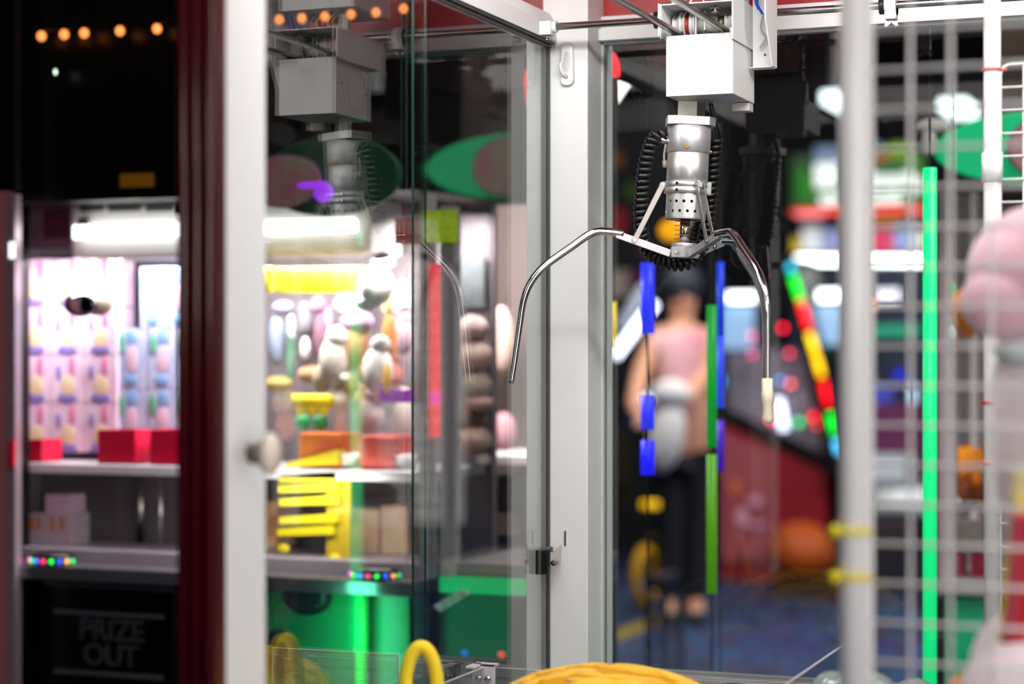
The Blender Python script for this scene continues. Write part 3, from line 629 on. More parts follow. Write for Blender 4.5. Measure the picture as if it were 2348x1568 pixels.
# right half of the base, lit green
grn = mat('green_laminate', '#0a8a58', .3)
gp = ap('green_base_panel', pb(MB(), 596, 938, 1322, 1700, YM-.007, .007), grn, 'green panel of the base')
for px, py, r1, r2 in ((706, 1366, 62, 44), (640, 1500, 46, 56)):
    p_ = PY(px, py, YM-.008); k = 3.3/F; ap('speaker_disc', MB().lathe(p_, [(r1*k*.9, -.001), (r1*k, .001), (r1*k*.5, .006), (.001, .006)], 30, (0, -1, 0), 1, r2/r1), mat('speaker_black', '#15231f', .4), 'round black speaker', gp)
p_ = PY(830, 1330, YM-.03); q_ = PY(830, 1640, YM-.03)
ap('glow_column', MB().cyl((p_.x, p_.y, q_.z), p_, .0115, 16), glow('green_tube_soft', '#10c048', .55), 'vertical green light tube', gp)
area('green_spill', (p_.x, YM-.09, (p_.z+q_.z)/2), .05, .45, (.12, 1, .5), target=(p_.x, YM, (p_.z+q_.z)/2), size_y=.22)
# things inside: pink and blue boxes
PBX = D('#e3bcd8', .55, '#ecd2e6', 25); BBX = D('#a5b4d8', .55, '#c0bede', 18)
CRB = D('#dfc7a4'); INB = D('#8072b6'); PKB = D('#d576a4'); GNB = D('#5ca484'); SKB = D('#7ba2d4'); PNB = D('#d8b4cc')
rows = ['top', 'second', 'third', 'bottom']; colsn = ['left', 'middle', 'right']
cx_e = [(50, 116), (118, 193), (195, 267)]; ry_e = [(594, 702), (704, 812), (814, 922), (924, 1036)]
for ri, (y0, y1) in enumerate(ry_e):
    for ci, (x0, x1) in enumerate(cx_e):
        X0, X1, Z0, Z1 = xz(x0, x1, y0, y1, YM+.12); Yb = YM+.12
        o = MB().box(X0, X1, Yb, Yb+.06, Z0, Z1, .001).build('prize_box', PBX); bx = tag(o, 'pink picture prize box, %s row, %s column of the pink stack' % (rows[ri], colsn[ci]), 'box', 'pink boxes stacked in the prize machine')
        u0 = x0+(x1-x0)*.5
        def blob(px, py, rx, rz, m, nm): pe(MB(), px, py, Yb-.001, rx, rz, 2).build(nm, m, bx)
        blob(u0, y1-36, 20, 26, CRB, 'box_picture'); blob(u0-2, y1-9, 26, 12, INB, 'box_picture'); blob(u0+9, y0+26, 8, 24, PKB, 'box_picture'); blob(u0-22, y0+40, 7, 18, INB, 'box_picture')
bl = [(268, 336, 754, 892), (340, 406, 754, 892), (410, 474, 754, 892), (268, 336, 894, 1036), (340, 406, 894, 1036), (410, 474, 894, 1036), (322, 382, 612, 752), (386, 446, 612, 752)]
bn = ['middle row, left', 'middle row, centre', 'middle row, right', 'bottom row, left', 'bottom row, centre', 'bottom row, right', 'top row, left', 'top row, right']
for (x0, x1, y0, y1), nm_ in zip(bl, bn):
    X0, X1, Z0, Z1 = xz(x0, x1, y0, y1, YM+.13)
    o = MB().box(X0, X1, YM+.13, YM+.18, Z0, Z1, .001).build('prize_box', BBX); bx = tag(o, 'pale blue picture prize box, %s of the blue stack' % nm_, 'box', 'pale blue boxes stacked in the prize machine')
    for (a_, b__, rx, rz, m_) in ((.16, .25, 9, 26, GNB), (.5, .14, 14, 20, SKB), (.5, .5, 16, 34, PNB), (.45, .85, 18, 14, SKB)):
        pe(MB(), x0+(x1-x0)*a_, y0+(y1-y0)*b__, YM+.129, rx, rz, 2).build('box_picture', m_, bx)
RT_ = D('#e01540', .4)
for (x0, x1, y0, y1, lb_) in ((224, 310, 986, 1046, 'red tray on the prize shelf, left of the trim-side one'), (344, 436, 986, 1050, 'red tray on the prize shelf beside the red trim'), (66, 96, 1008, 1044, 'red tray partly hidden at the left end of the prize shelf')):
    X0, X1, Z0, Z1 = xz(x0, x1, y0, y1, YM+.04); Z0 = zsh+.018
    t_ = MB().box(X0, X1, YM+.04, YM+.043, Z0, Z1).box(X0, X1, YM+.10, YM+.103, Z0, Z1).box(X0, X0+.003, YM+.043, YM+.10, Z0, Z1).box(X1-.003, X1, YM+.043, YM+.10, Z0, Z1).box(X0, X1, YM+.04, YM+.103, Z0, Z0+.003)
    tag(t_.build('prize_tray', RT_), lb_, 'tray')
# gripper inside the prize machine
gr = thing('prize_gripper', 'round cream gripper with a polished oval nose before the pink boxes', 'gripper', PY(225, 690, YM+.15))
pe(MB(), 226, 690, YM+.075, 44, 36, 18).build('housing', D('#c4b7a4', .4), gr)
pe(MB(), 184, 697, YM+.055, 46, 31, 16).build('oval_nose', mat('dark_chrome', '#6c6a72', .08, 1.), gr)
pb(MB(), 252, 270, 592, 668, YM+.08, .012).build('hanger_bar', D('#d9cdc4'), gr); pb(MB(), 204, 222, 592, 668, YM+.09, .012).build('hanger_bar', D('#bdb2ae'), gr)
# small boxes below shelf
o = thing('small_box', 'small white box with orange marks on the ledge below the shelf', 'box', PY(110, 1222, YM+.05)); zb0 = zl+.026
X0, X1, Z0, Z1 = xz(58, 162, 1178, 1224, YM+.05); MB().box(X0, X1, YM+.05, YM+.11, zb0, Z1, .001).build('carton', D('#b9a9b6'), o)
for px in (72, 88, 120, 142): pb(MB(), px-4, px+4, 1186, 1214, YM+.048, .002).build('orange_mark', D('#c8702a'), o)
X0, X1, Z0b, Z1b = xz(104, 160, 1134, 1178, YM+.06); o = MB().box(X0, X1, YM+.06, YM+.11, Z1+.0, Z1b, .001).build('small_box', D('#d9b0c8')); tag(o, 'small pink carton resting on the white box with orange marks', 'box')
def joy(px, py, lab):
    p_ = PY(px, py, YM-.03); t_ = thing('joystick_puck', lab, 'joystick', (p_.x, p_.y, zl+.002)); w_ = .040
    MB().lathe((p_.x, p_.y, zl+.002), [(.030, 0), (.036, .006), (.036, .014), (.022, .020), (.010, .021)], 28, (0, 0, 1), 1.15, .8).build('body', BLACK, t_)
    for i, h_ in enumerate(('#1f4cff', '#ff2fa0', '#12e86a', '#5a6cff', '#ff2f6a', '#18ff50', '#2c58ff', '#ffb060', '#20d070')):
        a_ = math.radians(190+ i*20); c_ = Vector((p_.x+.044*math.cos(a_), p_.y+.030*math.sin(a_), zl+.009))
        MB().ell(c_, .0042, .0042, .0042, None, 10).build('indicator_light', glow('led_'+h_[1:], h_, 1.6), t_)
joy(122, 1262, 'black puck controller ringed by rainbow lights below the pink boxes')
joy(862, 1300, 'black puck controller ringed by rainbow lights seen through the side glass')
# goods in the right half, seen through the side glass
def blob_toy(lab, items, cat='plush toy', name='plush_toy', Y=YM+.2, grp=None):
    x_, y_ = items[0][0], items[0][1]; t_ = thing(name, lab, cat, PY(x_, y_, Y), grp)
    for it in items:
        px, py, rx, rz, h_, pn = it[:6]; pe(MB(), px, py, Y+(it[6] if len(it) > 6 else 0), rx, rz).build(pn, D(h_, .85), t_)
    return t_
sb = thing('yellow_sign', 'bright yellow two-part sign strip hanging below the prize machine lamp', 'sign', PY(720, 641, YM+.05))
YS = mat('yellow_sign_plastic', '#ffe600', .5); 
pb(MB(), 629, 832, 612, 671, YM+.05, .006, .001).build('sign_panel', YS, sb); pb(MB(), 580, 622, 612, 671, YM+.05, .006, .001).build('sign_panel', YS, sb)
ex = [('peach plush head peeking low beside the price board top', 655, 975, 24, 34, '#d9a8a0'), ('cream plush between the yellow flag and the left end', 650, 925, 28, 24, '#e6d4c2'), ('pale pink plush behind the cream rabbit', 800, 700, 36, 30, '#e6ccd4'), ('white plush high at the back by the lamp end', 920, 690, 26, 34, '#ece2e0'), ('mauve plush at the back beside the orange one', 925, 770, 24, 44, '#bfa2b4'), ('pale plush standing behind the right red carton', 925, 960, 24, 62, '#e2cfc8'), ('rose plush leaning at the back above the purple box', 905, 855, 20, 34, '#d07a70'), ('grey plush at the back centre of the right half', 700, 740, 30, 34, '#8f8794'), ('tan plush right of the gold plush', 830, 915, 20, 24, '#caa27c')]
for lb_, px, py, rx, rz, h_ in ex: blob_toy(lb_, [(px, py, rx, rz, h_, 'body'), (px+2, py-rz*.9, rx*.72, rx*.7, h_, 'head')], Y=YM+.215)
blob_toy('white round plush below the lamp beside the yellow sign', [(862, 655, 42, 48, '#efece8', 'body'), (880, 600, 26, 24, '#e9e2df', 'head'), (842, 692, 30, 20, '#e6e0ea', 'foot')], Y=YM+.06)
blob_toy('brown plush bear in the middle of the machine behind the glass', [(812, 790, 34, 60, '#a87850', 'body'), (820, 738, 40, 26, '#b48fb8', 'hat'), (838, 850, 20, 30, '#a06a3c', 'foot')], Y=YM+.16)
blob_toy('cream plush rabbit standing left of the brown bear', [(765, 830, 34, 62, '#e6d8cb', 'body'), (772, 775, 26, 28, '#efe6e2', 'head'), (738, 868, 22, 34, '#d2b79f', 'foot')], Y=YM+.10)
blob_toy('white plush with yellow edge right of the brown bear', [(866, 850, 36, 56, '#e9e0dc', 'body'), (888, 868, 10, 34, '#f2b418', 'yellow_ribbon', -.03), (872, 790, 24, 22, '#e3d9d6', 'head')], Y=YM+.10)
blob_toy('orange and yellow plush near the glass edge', [(893, 780, 18, 62, '#e88a44', 'body'), (890, 700, 14, 26, '#e7d28a', 'head')], Y=YM+.14)
blob_toy('dark mauve plush hanging at the left of the cream rabbit', [(738, 770, 20, 60, '#7b5468', 'body'), (752, 735, 9, 32, '#e39ae0', 'ear'), (732, 700, 22, 22, '#8b6a8a', 'head')], Y=YM+.17)
blob_toy('grey blue plush at the left end behind the side glass', [(635, 780, 22, 60, '#7f86a2', 'body'), (650, 705, 26, 16, '#a38fb8', 'head'), (668, 820, 12, 60, '#5f8a72', 'ear')], Y=YM+.17)
blob_toy('small white lit plush cone left of the mauve plush', [(700, 800, 12, 28, '#efe6e4', 'body'), (668, 750, 9, 30, '#cfeae0', 'head')], Y=YM+.15)
blob_toy('brown and tan plush low at the left behind the glass', [(715, 858, 34, 22, '#b48a68', 'body'), (640, 880, 40, 18, '#a98f50', 'foot')], Y=YM+.17)
blob_toy('gold plush with white spot above the yellow flag', [(795, 885, 26, 30, '#d9b864', 'body'), (790, 868, 12, 12, '#f6eeda', 'muzzle', -.03)], Y=YM+.12)
blob_toy('pink tall plush standing on the shelf behind the white cup', [(782, 960, 16, 70, '#e9cccb', 'body'), (780, 920, 22, 24, '#efdcc8', 'head')], Y=YM+.10)
blob_toy('pale grey plush leaning above the right red tray', [(848, 955, 34, 44, '#cdb9b6', 'body'), (862, 905, 26, 22, '#b8a5a6', 'head')], Y=YM+.16)
o = pbox('purple_box', mat('purple_box_paint', '#b81fd6', .5), 868, 936, 893, 923, YM+.07, .03); tag(o, 'bright purple box above the right red tray', 'box')
fl = thing('yellow_flag', 'yellow scalloped flag above two green balls in the prize machine', 'flag', PY(715, 930, YM+.08))
m_ = MB(); pb(m_, 668, 762, 903, 935, YM+.08, .004)
for px in (690, 716, 742): pe(m_, px, 938, YM+.082, 14, 16, 3)
m_.build('flag_cloth', YS, fl)
for px, lb_ in ((694, 'left of two green balls under the yellow flag'), (735, 'right of two green balls under the yellow flag')):
    tag(pe(MB(), px, 968, YM+.10, 19, 19).build('green_ball', D('#2fae6c', .5)), lb_, 'ball')
def tray(x0, x1, y0, y1, m, lab, cat='tray', name='prize_tray', Yo=.05):
    X0, X1, Z0, Z1 = xz(x0, x1, y0, y1, YM+Yo); Z0 = zsh+.018; Z1 = max(Z1, Z0+.01)
    o = MB().box(X0, X1, YM+Yo, YM+Yo+.08, Z0, Z1, .003).build(name, m); return tag(o, lab, cat)
o = tray(684, 782, 993, 1052, D('#ee5c4c', .5, '#f08a34', 12), 'red and orange carton on the shelf under the green balls', 'box', 'prize_box')
o = tray(826, 904, 1000, 1066, D('#ea4a44', .5, '#f0645a', 14), 'red carton on the shelf under the purple box', 'box', 'prize_box')
def cup(px, lab):
    p_ = PY(px, 1066, YM+.07); o = MB().lathe((p_.x, YM+.07, zsh+.018), [(.016, 0), (.020, .026), (.017, .026), (.014, .004)], 24).build('paper_cup', D('#f3efee')); tag(o, lab, 'cup')
cup(800, 'white paper cup between the two red cartons'); cup(930, 'white paper cup right of the red carton on the shelf')
yb_ = MB(); A4 = [PY(655, 1062, YM+.035), PY(775, 1030, YM+.035), PY(775, 1064, YM+.035), PY(655, 1072, YM+.035)]; yb_.prism(A4, (0, .03, 0))
tag(yb_.build('yellow_wedge', YS), 'yellow wedge shaped sign lying at the shelf edge', 'sign')
pbd = thing('price_board', 'tall yellow price board with rows of bars below the shelf', 'sign', PY(720, 1170, YM+.03))
pb(MB(), 748, 802, 1080, 1296, YM+.04, .01, .002).build('side_panel', D('#d9b70a'), pbd)
for i, (y_, a0, a1) in enumerate(((1094, 640, 770), (1118, 638, 775), (1148, 640, 775), (1190, 640, 772), (1217, 636, 765))):
    P4 = [PY(a0, y_-8+4, YM+.03), PY(a1, y_-13, YM+.03), PY(a1, y_+8, YM+.03), PY(a0, y_+12, YM+.03)]
    MB().prism(P4, (0, .008, 0)).build('yellow_row', YS, pbd)
pe(pe(MB(), 650, 1258, YM+.03, 16, 10, 4), 768, 1284, YM+.03, 16, 16, 6).build('yellow_row', YS, pbd)
for i, (x0, x1, y0, y1, h_, lb_) in enumerate(((806, 868, 1168, 1286, '#d8ab84', 'tan carton under the shelf right of the price board'), (872, 934, 1160, 1286, '#cfa48c', 'pinkish tan carton under the shelf near the glass edge'), (604, 632, 1150, 1296, '#c8701c', 'orange carton under the shelf at the left of the price board'))):
    X0, X1, Z0, Z1 = xz(x0, x1, y0, y1, YM+.12); tag(MB().box(X0, X1, YM+.12, YM+.2, zl+.026, Z1, .002).build('prize_box', D(h_, .6, '#e8c9a8', 14)), lb_, 'box')
# green oval sign with emblem on the marquee; second one further right
def oval(name, lab, cx_, cy_, rx, rz, Y, hgreen, ecx, ecy, erx, erz, em_=.0):
    t_ = thing(name, lab, 'sign', PY(cx_, cy_, Y)); p_ = PY(cx_, cy_, Y); k = (p_-CAM).dot(FW)/F
    MB().lathe(p_, [(rx*k, 0), (rx*k, .012), (rx*k*.97, .016)], 48, (0, -1, 0), 1, rz/rx).build('sign_board', hgreen, t_)
    q_ = PY(ecx, ecy, Y-.018); MB().lathe(q_, [(erx*k, 0), (erx*k, .008)], 40, (0, -1, 0), 1, erz/erx).build('emblem_rim', D('#a0529a'), t_)
    q_ = PY(ecx, ecy, Y-.027); MB().lathe(q_, [(erx*k*.93, 0), (erx*k*.93, .006)], 40, (0, -1, 0), 1, erz/erx).build('emblem_face', D('#c9bba4', .6, '#d3909a', 16), t_)
oval('oval_sign', 'dim green oval sign with beige emblem on the black marquee', 765, 405, 175, 92, YM-.04, D('#12583a'), 655, 415, 95, 62)
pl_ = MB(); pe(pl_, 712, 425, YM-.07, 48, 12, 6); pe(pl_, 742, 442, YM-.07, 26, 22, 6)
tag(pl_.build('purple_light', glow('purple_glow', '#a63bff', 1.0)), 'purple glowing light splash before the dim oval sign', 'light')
# reflected lights on the marquee, put in as glowing bulbs on an added cable
sl = thing('reflected_lights', 'row of warm orange light reflections built as bulbs across the black marquee', 'reflection', PY(500, 60, YM-.05))
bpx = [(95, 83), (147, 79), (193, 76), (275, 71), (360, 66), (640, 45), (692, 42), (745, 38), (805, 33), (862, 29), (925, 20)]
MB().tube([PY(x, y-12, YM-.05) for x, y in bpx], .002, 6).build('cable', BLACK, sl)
for x, y in bpx: pe(MB(), x, y, YM-.05, 10, 11, 10).build('reflection_spot', glow('warm_reflection', '#ff9148', 1.9), sl)
o = pe(MB(), 127, 165, YM-.05, 3, 6, 3).build('small_spotlight', glow('cool_spot', '#d8f0d8', 3.)); tag(o, 'tiny pale green light on the black marquee below the orange reflections', 'light')
o = pbox('amber_display', glow('amber_dim', '#5a3c08', .5), 275, 345, 398, 428, YM-.03, .01); tag(o, 'dim amber display strip low on the black marquee', 'display')
# far left neighbour machine edge
mL = thing('machine_frame', 'pink grey machine frame edge with bright chrome strip at far left', 'machine frame', (xl-.06, YM-.05, 0))
pbox('frame_post', D('#b06a6c', .5), -160, 14, 440, 1640, YM-.075, .02, mL, None, 0, 0)
pbox('chrome_strip', mat('pink_chrome', '#c9b3bd', .25, .6), 16, 34, 445, 1640, YM-.075, .02, mL, None, 0, 0)
pbox('chrome_highlight', glow('white_highlight', '#eaf8ff', 1.6), 20, 31, 555, 592, YM-.08, .005, mL, 'white highlight put in as a glowing patch')  # highlight on the chrome strip, put in as a glowing patch
pbox('marquee', BL, -160, 34, -200, 440, YM-.075, .02, mL)
pbox('red_panel', RT_, 19, 31, 1010, 1070, YM-.081, .006, mL, 'small red panel')

# ================================================================== PLUSH RACK right of it (seen by the corner post)
YR2 = 3.34
rk = thing('plush_rack', 'grey framed display rack of plush toys left of the corner post', 'rack', PY(1100, 1500, YR2))
pbox('frame_post', D('#b8aeb4', .4), 1010, 1040, 470, 1326, YM-.012, .03, rk, None, 0)
pbox('red_strip_reflection', glow('red_strip', '#ff4650', .95), 986, 1008, 606, 1002, YM-.014, .014, mA, 'red reflection put in as a glowing strip')  # mirrored red strip, put in as a glowing part
pbox('pink_strip_reflection', glow('pink_strip', '#ff3cb0', 1.0), 986, 1008, 900, 925, YM-.018, .004, mA, 'pink segment of the red reflection')  # pink part of the same reflection, put in as glow
pbox('back_panel', D('#54433f', .7), 1042, 1290, 470, 1340, YR2+.30, .02, rk, None, 0, 0)
pbox('shelf', D('#ece2e0', .4), 1044, 1290, 1046, 1064, YR2, .28, rk)
pbox('lower_panel', D('#3d383b', .5), 1044, 1290, 1092, 1296, YR2+.05, .05, rk); pbox('lower_drum', D('#8f7268', .5, '#b59a90', 8), 1052, 1180, 1176, 1225, YR2+.03, .02, rk)
pbox('base_cabinet', D('#10201c', .4), 1008, 1290, 1364, 1700, YM+.0, .28, rk, None, 0, 0)
pbox('green_bar_reflection', glow('green_bar', '#12b866', .8), 1008, 1200, 1326, 1362, YM-.015, .015, rk, 'green reflection put in as a glowing bar')  # mirrored green bar, put in as a glowing part
pbox('ledge', D('#6e676c', .4), 1044, 1290, 1296, 1326, YM+.0, .28, rk)
for px, py, h_, nm_ in ((1066, 1497, '#1450c8', 'blue_button'), (1150, 1501, '#ff1c34', 'red_button')): pe(MB(), px, py, YM-.002, 9, 8, 4).build(nm_, glow('btn'+h_[1:], h_, 1.2), rk)
P4 = [PY(994, 1388, YM-.03), PY(1060, 1350, YM-.03), PY(1076, 1362, YM-.03), PY(1010, 1404, YM-.03)]
tag(MB().prism(P4, (0, .004, 0)).build('paper_label', D('#e6ece6', .5, '#9fb0a4', 90)), 'tilted white paper label on the dark base by the green bar', 'label')
blob_toy('pink plush bear highest on the plush rack', [(1085, 755, 36, 34, '#d8b4b2', 'head'), (1090, 820, 40, 44, '#c4a69a', 'body')], Y=YM+.235)
blob_toy('brown plush monkey lowest on the plush rack', [(1080, 960, 30, 34, '#8d6a5c', 'head'), (1088, 1010, 42, 34, '#c9a898', 'body')], Y=YM+.235)
blob_toy('tan plush dog at middle of the plush rack', [(1095, 885, 34, 36, '#c7b4a4', 'head'), (1100, 925, 34, 24, '#c09a94', 'body')], Y=YM+.235)
blob_toy('rose plush at the right of the plush rack', [(1150, 780, 30, 80, '#cfae9f', 'body'), (1155, 990, 30, 46, '#cc9aa4', 'foot')], Y=YR2+.2)
o = pbox('dark_picture', D('#4c4a50', .5, '#7b7e84', 10), 1046, 1110, 590, 705, YM+.262, .01); tag(o, 'dark grey picture panel above the plush rack toys', 'picture')
o = pbox('lime_sign', mat('lime_sign', '#c0e030', .5, noise='#8fa83a', nscale=90, emit='#c0e030', es=.35), 968, 1044, 482, 556, YM-.03, .012); tag(o, 'lime yellow lit sign above the red strip', 'sign')
o = pbox('red_sign', D('#e0605a', .5), 905, 960, 500, 560, YM-.02, .006); tag(o, 'small coral red sign left of the lime sign', 'sign')
area('price_board_fill', (PY(720, 1095, YM).x, YM-.04, PY(720, 1112, YM).z), .22, .45, (1, .98, .9), target=(PY(720, 1200, YM+.05).x, YM+.06, PY(720, 1200, YM).z), size_y=.02)  # added fill just in front of the price board, no lamp there
area('prize_machine_rear_fill', (PY(1085, 500, YM+.22).x, YM+.20, PY(1085, 500, YM+.22).z), .08, 4., (1, .93, .92), target=PY(1085, 900, YM+.25), size_y=.05)  # added fill to brighten the toys behind the side window
area('rack_fill', (PY(1090, 480, YR2).x, YR2-.05, PY(1090, 470, YR2).z), .25, 12., (1, .93, .92), target=PY(1090, 900, YR2+.3), size_y=.08)  # added fill for the rack zone, no lamp there
# red neon glyph
nn = thing('neon_sign', 'red neon letter behind the corner post hung from wires', 'neon sign', PY(1310, 190, 2.86))
npts = [(1262, 262), (1236, 260), (1222, 246), (1217, 215), (1214, 178), (1222, 158), (1245, 150), (1310, 138), (1375, 126), (1396, 128), (1407, 146), (1410, 175)]
MB().tube(smooth_path([PY(x, y, 2.86) for x, y in npts], 5), .0085, 14).build('neon_tube', glow('neon_red', '#ff1a24', 1.5), nn)
MB().cyl(PY(1300, 132, 2.86), Vector((PY(1300, 140, 2.86).x, 2.86, 3.6)), .001, 6).build('hanging_wire', DARK, nn)

# ================================================================== GLOWING COLUMNS behind the rear glass
def column(px, Y, segs, rpx, lab, top_=3.6):  # glass reflections put in as glowing rods, except the tall green column
    p_ = PY(px, HY, Y); k = (p_-CAM).dot(FW)/F; t_ = thing('glow_column', lab, 'light column', (p_.x, Y, 0))
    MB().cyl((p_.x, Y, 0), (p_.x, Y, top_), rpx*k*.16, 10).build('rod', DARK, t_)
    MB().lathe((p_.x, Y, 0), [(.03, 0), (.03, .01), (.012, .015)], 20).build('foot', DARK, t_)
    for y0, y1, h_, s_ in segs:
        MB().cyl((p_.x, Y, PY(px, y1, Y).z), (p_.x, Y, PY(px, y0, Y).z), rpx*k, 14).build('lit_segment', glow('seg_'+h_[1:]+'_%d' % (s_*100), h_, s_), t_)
column(1485, 3.05, [(603, 765, '#2b38ff', .75), (908, 985, '#3238f0', .8), (1010, 1088, '#2020ff', .9)], 16, 'blue glass reflection built as a lit column just right of the corner post')
column(1632, 3.05, [(700, 1025, '#008f2c', .75), (1042, 1360, '#4f9a10', .55)], 12, 'green glass reflection built as a lit column under the crane claw')
column(1652, 3.10, [(600, 770, '#0c38c8', .8), (770, 935, '#2b44e0', .8), (962, 1080, '#4a16b8', .6)], 9, 'thin blue glass reflection built as a lit column right of the green one')
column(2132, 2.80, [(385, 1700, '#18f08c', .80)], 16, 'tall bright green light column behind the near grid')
column(1409, 3.05, [(692, 800, '#e6c400', .7)], 5, 'thin yellow glass reflection built as a lit column by the corner post')

# ================================================================== FAR ARCADE
def tube_light(lab, p0, p1, Y, rpx, h_, s_, cat='tube light', name='tube_light'):
    a, b_ = PY(*p0, Y), PY(*p1, Y); k = (a-CAM).dot(FW)/F
    t_ = thing(name, lab, cat, (a+b_)/2); MB().tube([a, b_], rpx*k, 12).build('tube', glow('tl_'+h_[1:]+'_%d' % (s_*100), h_, s_), t_)
    hi = a if a.z > b_.z else b_; MB().cyl(hi+Vector((0, .012, 0)), (hi.x, hi.y+.012, 3.6), .0015, 6).build('hanging_wire', DARK, t_); return t_
YA = 10.0
tube_light('long slanting white tube light right of the corner post', (1410, 815), (1500, 695), YA, 10, '#e8ecff', 5.)
tube_light('dim slanting tube light above the long white one', (1422, 750), (1480, 655), YA, 12, '#8c93a0', 1.)
tube_light('short slanting white tube cut off by the corner post', (1368, 820), (1392, 780), YA, 10, '#dffff4', 4.)
tube_light('horizontal pale cyan tube light across the person', (1478, 914), (1535, 914), YA, 8, '#bfe0ff', 4.)
tube_light('horizontal cyan and violet tube end right of pale cyan tube', (1545, 916), (1585, 914), YA, 10, '#2a7cff', 3.)
tube_light('small cyan tube light crossing the green column', (1645, 873), (1655, 873), YA, 13, '#1ab0f0', 1.6)
# arcade machine group with rainbow strip
ar = thing('arcade_machine', 'arcade machine with rainbow light strip, red side and glowing white topped screens', 'arcade machine', PY(1800, 1500, YA))
YB2 = 11.0
def poly_px(pts, Y): return [PY(x, y, Y) for x, y in pts]
MB().prism(poly_px([(1650, 962), (1892, 1078), (1892, 1330), (1650, 1330)], YB2), (0, .6, 0)).build('red_side', mat('arcade_red', '#9a1220', .5), ar)
MB().prism(poly_px([(1650, 935), (1892, 1050), (1892, 1078), (1650, 962)], YB2-.02), (0, .6, 0)).build('black_rim', BLACK, ar)
MB().prism(poly_px([(1652, 985), (1765, 1040), (1765, 1285), (1652, 1285)], YB2-.03), (0, .03, 0)).build('salmon_panel', D('#b85a58', .5, '#a8485a', 3), ar)
for (x, y, rx, rz, h_) in ((1700, 1190, 14, 26, '#f0b0c0'), (1730, 1150, 20, 12, '#e8a0b8'), (1685, 1120, 12, 20, '#e87a3a'), (1735, 1205, 22, 8, '#d88ab0')):
    pe(MB(), x, y, YB2-.04, rx, rz, 4).build('side_art', D(h_), ar)
MB().prism(poly_px([(1668, 800), (1890, 800), (1890, 1040), (1668, 935)], YB2+.05), (0, .5, 0)).build('control_panel', D('#6a6274', .5, '#8e8694', 4), ar)
MB().prism(poly_px([(1790, 590), (1820, 590), (1945, 1090), (1900, 1090)], YB2-.2), (0, .6, 0)).build('black_edge_panel', BLACK, ar)
seg = [(1812, 606, 1816, 622, '#18c0e8'), (1818, 632, 1834, 684, '#00e820'), (1835, 688, 1838, 694, '#ff9a00'), (1839, 700, 1853, 752, '#ff0414'), (1856, 764, 1870, 812, '#ffd000'), (1871, 816, 1884, 862, '#ffc400'), (1887, 874, 1900, 930, '#ff0010'), (1904, 948, 1915, 996, '#00e030'), (1918, 1008, 1925, 1040, '#40b8f0')]
for a, b_, c_, d_, h_ in seg:
    p0, p1 = PY(a, b_, YB2-.25), PY(c_, d_, YB2-.25); MB().tube([p0, p1], .018, 8).build('rainbow_segment', glow('rb_'+h_[1:], h_, 2.6), ar)
SCR = glow('pale_blue_screen', '#8fb4dc', .65)
pbox('screen', SCR, 1652, 1728, 700, 800, YB2+.02, .03, ar); pbox('screen', SCR, 1862, 1940, 700, 790, YB2+.02, .03, ar)
pbox('screen_top_lamp', glow('white_cap', '#f4fbff', 6.), 1668, 1728, 672, 690, YB2-.02, .05, ar); pbox('screen_top_lamp', glow('white_cap', '#f4fbff', 6.), 1876, 1940, 666, 688, YB2-.02, .05, ar)
for (x, y, r_, h_) in ((1795, 752, 8, '#ff1038'), (1810, 810, 6, '#ff3058'), (1724, 770, 6, '#ff3a70'), (1724, 812, 5, '#ff2a80'), (1812, 880, 7, '#ff5a50'), (1868, 955, 10, '#ff0020'), (1876, 975, 8, '#ff5040'), (1768, 962, 8, '#ff1050'), (1832, 968, 9, '#20b060'), (1790, 872, 6, '#4a9ae8')):
    pe(MB(), x, y, YB2+.0, r_*.8, r_*.8).build('lit_button', glow('lb_'+h_[1:], h_, 6.), ar)
tube_light('short upright white tube left of the rainbow strip', (1785, 915), (1798, 985), YB2-.05, 9, '#dfe6ff', 4.)
pbox('base', D('#241018', .5), 1652, 1892, 1300, 1400, YB2+.05, .8, ar, None, 0, 0)
tag(pe(MB(), 1835, 1265, 10.5, 82, 70, 82).build('ball_drum', D('#c8560c', .6, '#b04c0a', 5)), 'big orange drum lying low before the red arcade side', 'drum')
tag(pbox('drum_stand', D('#1c1410', .5), 1770, 1935, 1334, 1350, 10.35, .35, None, None, 0, 0), 'low black stand under the big orange drum', 'stand')
tag(pbox('arcade_cabinet', D('#43312a', .6, '#22202e', 2), 1910, 2112, 1196, 1340, 10.75, .2, None, None, 0, 0), 'low dark brown cabinet right of the orange drum', 'cabinet')
# brightly lit stall behind the near pole
YS_ = 12.0
st = thing('prize_stall', 'prize stall with white and green lit marquee and red canopy light', 'stall', PY(1970, 1500, YS_))
pbox('marquee_board', D('#3c8a3a', .5, '#24502a', 3), 1815, 2118, 350, 470, YS_, .1, st)
pbox('stall_wall', D('#26304e', .6, '#1c2238', 3), 1815, 2118, 620, 1400, YS_+.25, .1, st, None, 0, 0)
mq = mat('marquee_white_glow', '#f2f6f2', .4, emit='#f2f6f2', es=.85)
for (x0, x1, y0, y1) in ((1992, 2022, 400, 438), (2030, 2058, 402, 440), (2066, 2090, 396, 436), (2096, 2112, 406, 440), (1990, 2072, 448, 466), (1880, 1930, 446, 470), (1868, 1925, 375, 430)):
    pbox('marquee_letter', mq, x0, x1, y0, y1, YS_-.02, .02, st)
pbox('marquee_peak', D('#8aa8d0', .5), 1868, 1930, 335, 380, YS_-.01, .01, st)
for (x, y, rx, rz, h_) in ((1842, 425, 20, 44, '#2a9a20'), (2060, 345, 34, 18, '#8fc41c'), (2010, 358, 30, 10, '#e87838'), (2008, 338, 16, 12, '#6ab4c0'), (2090, 372, 24, 16, '#58a020')):
    pe(MB(), x, y, YS_-.02, rx, rz, 6).build('marquee_figure', D(h_), st)
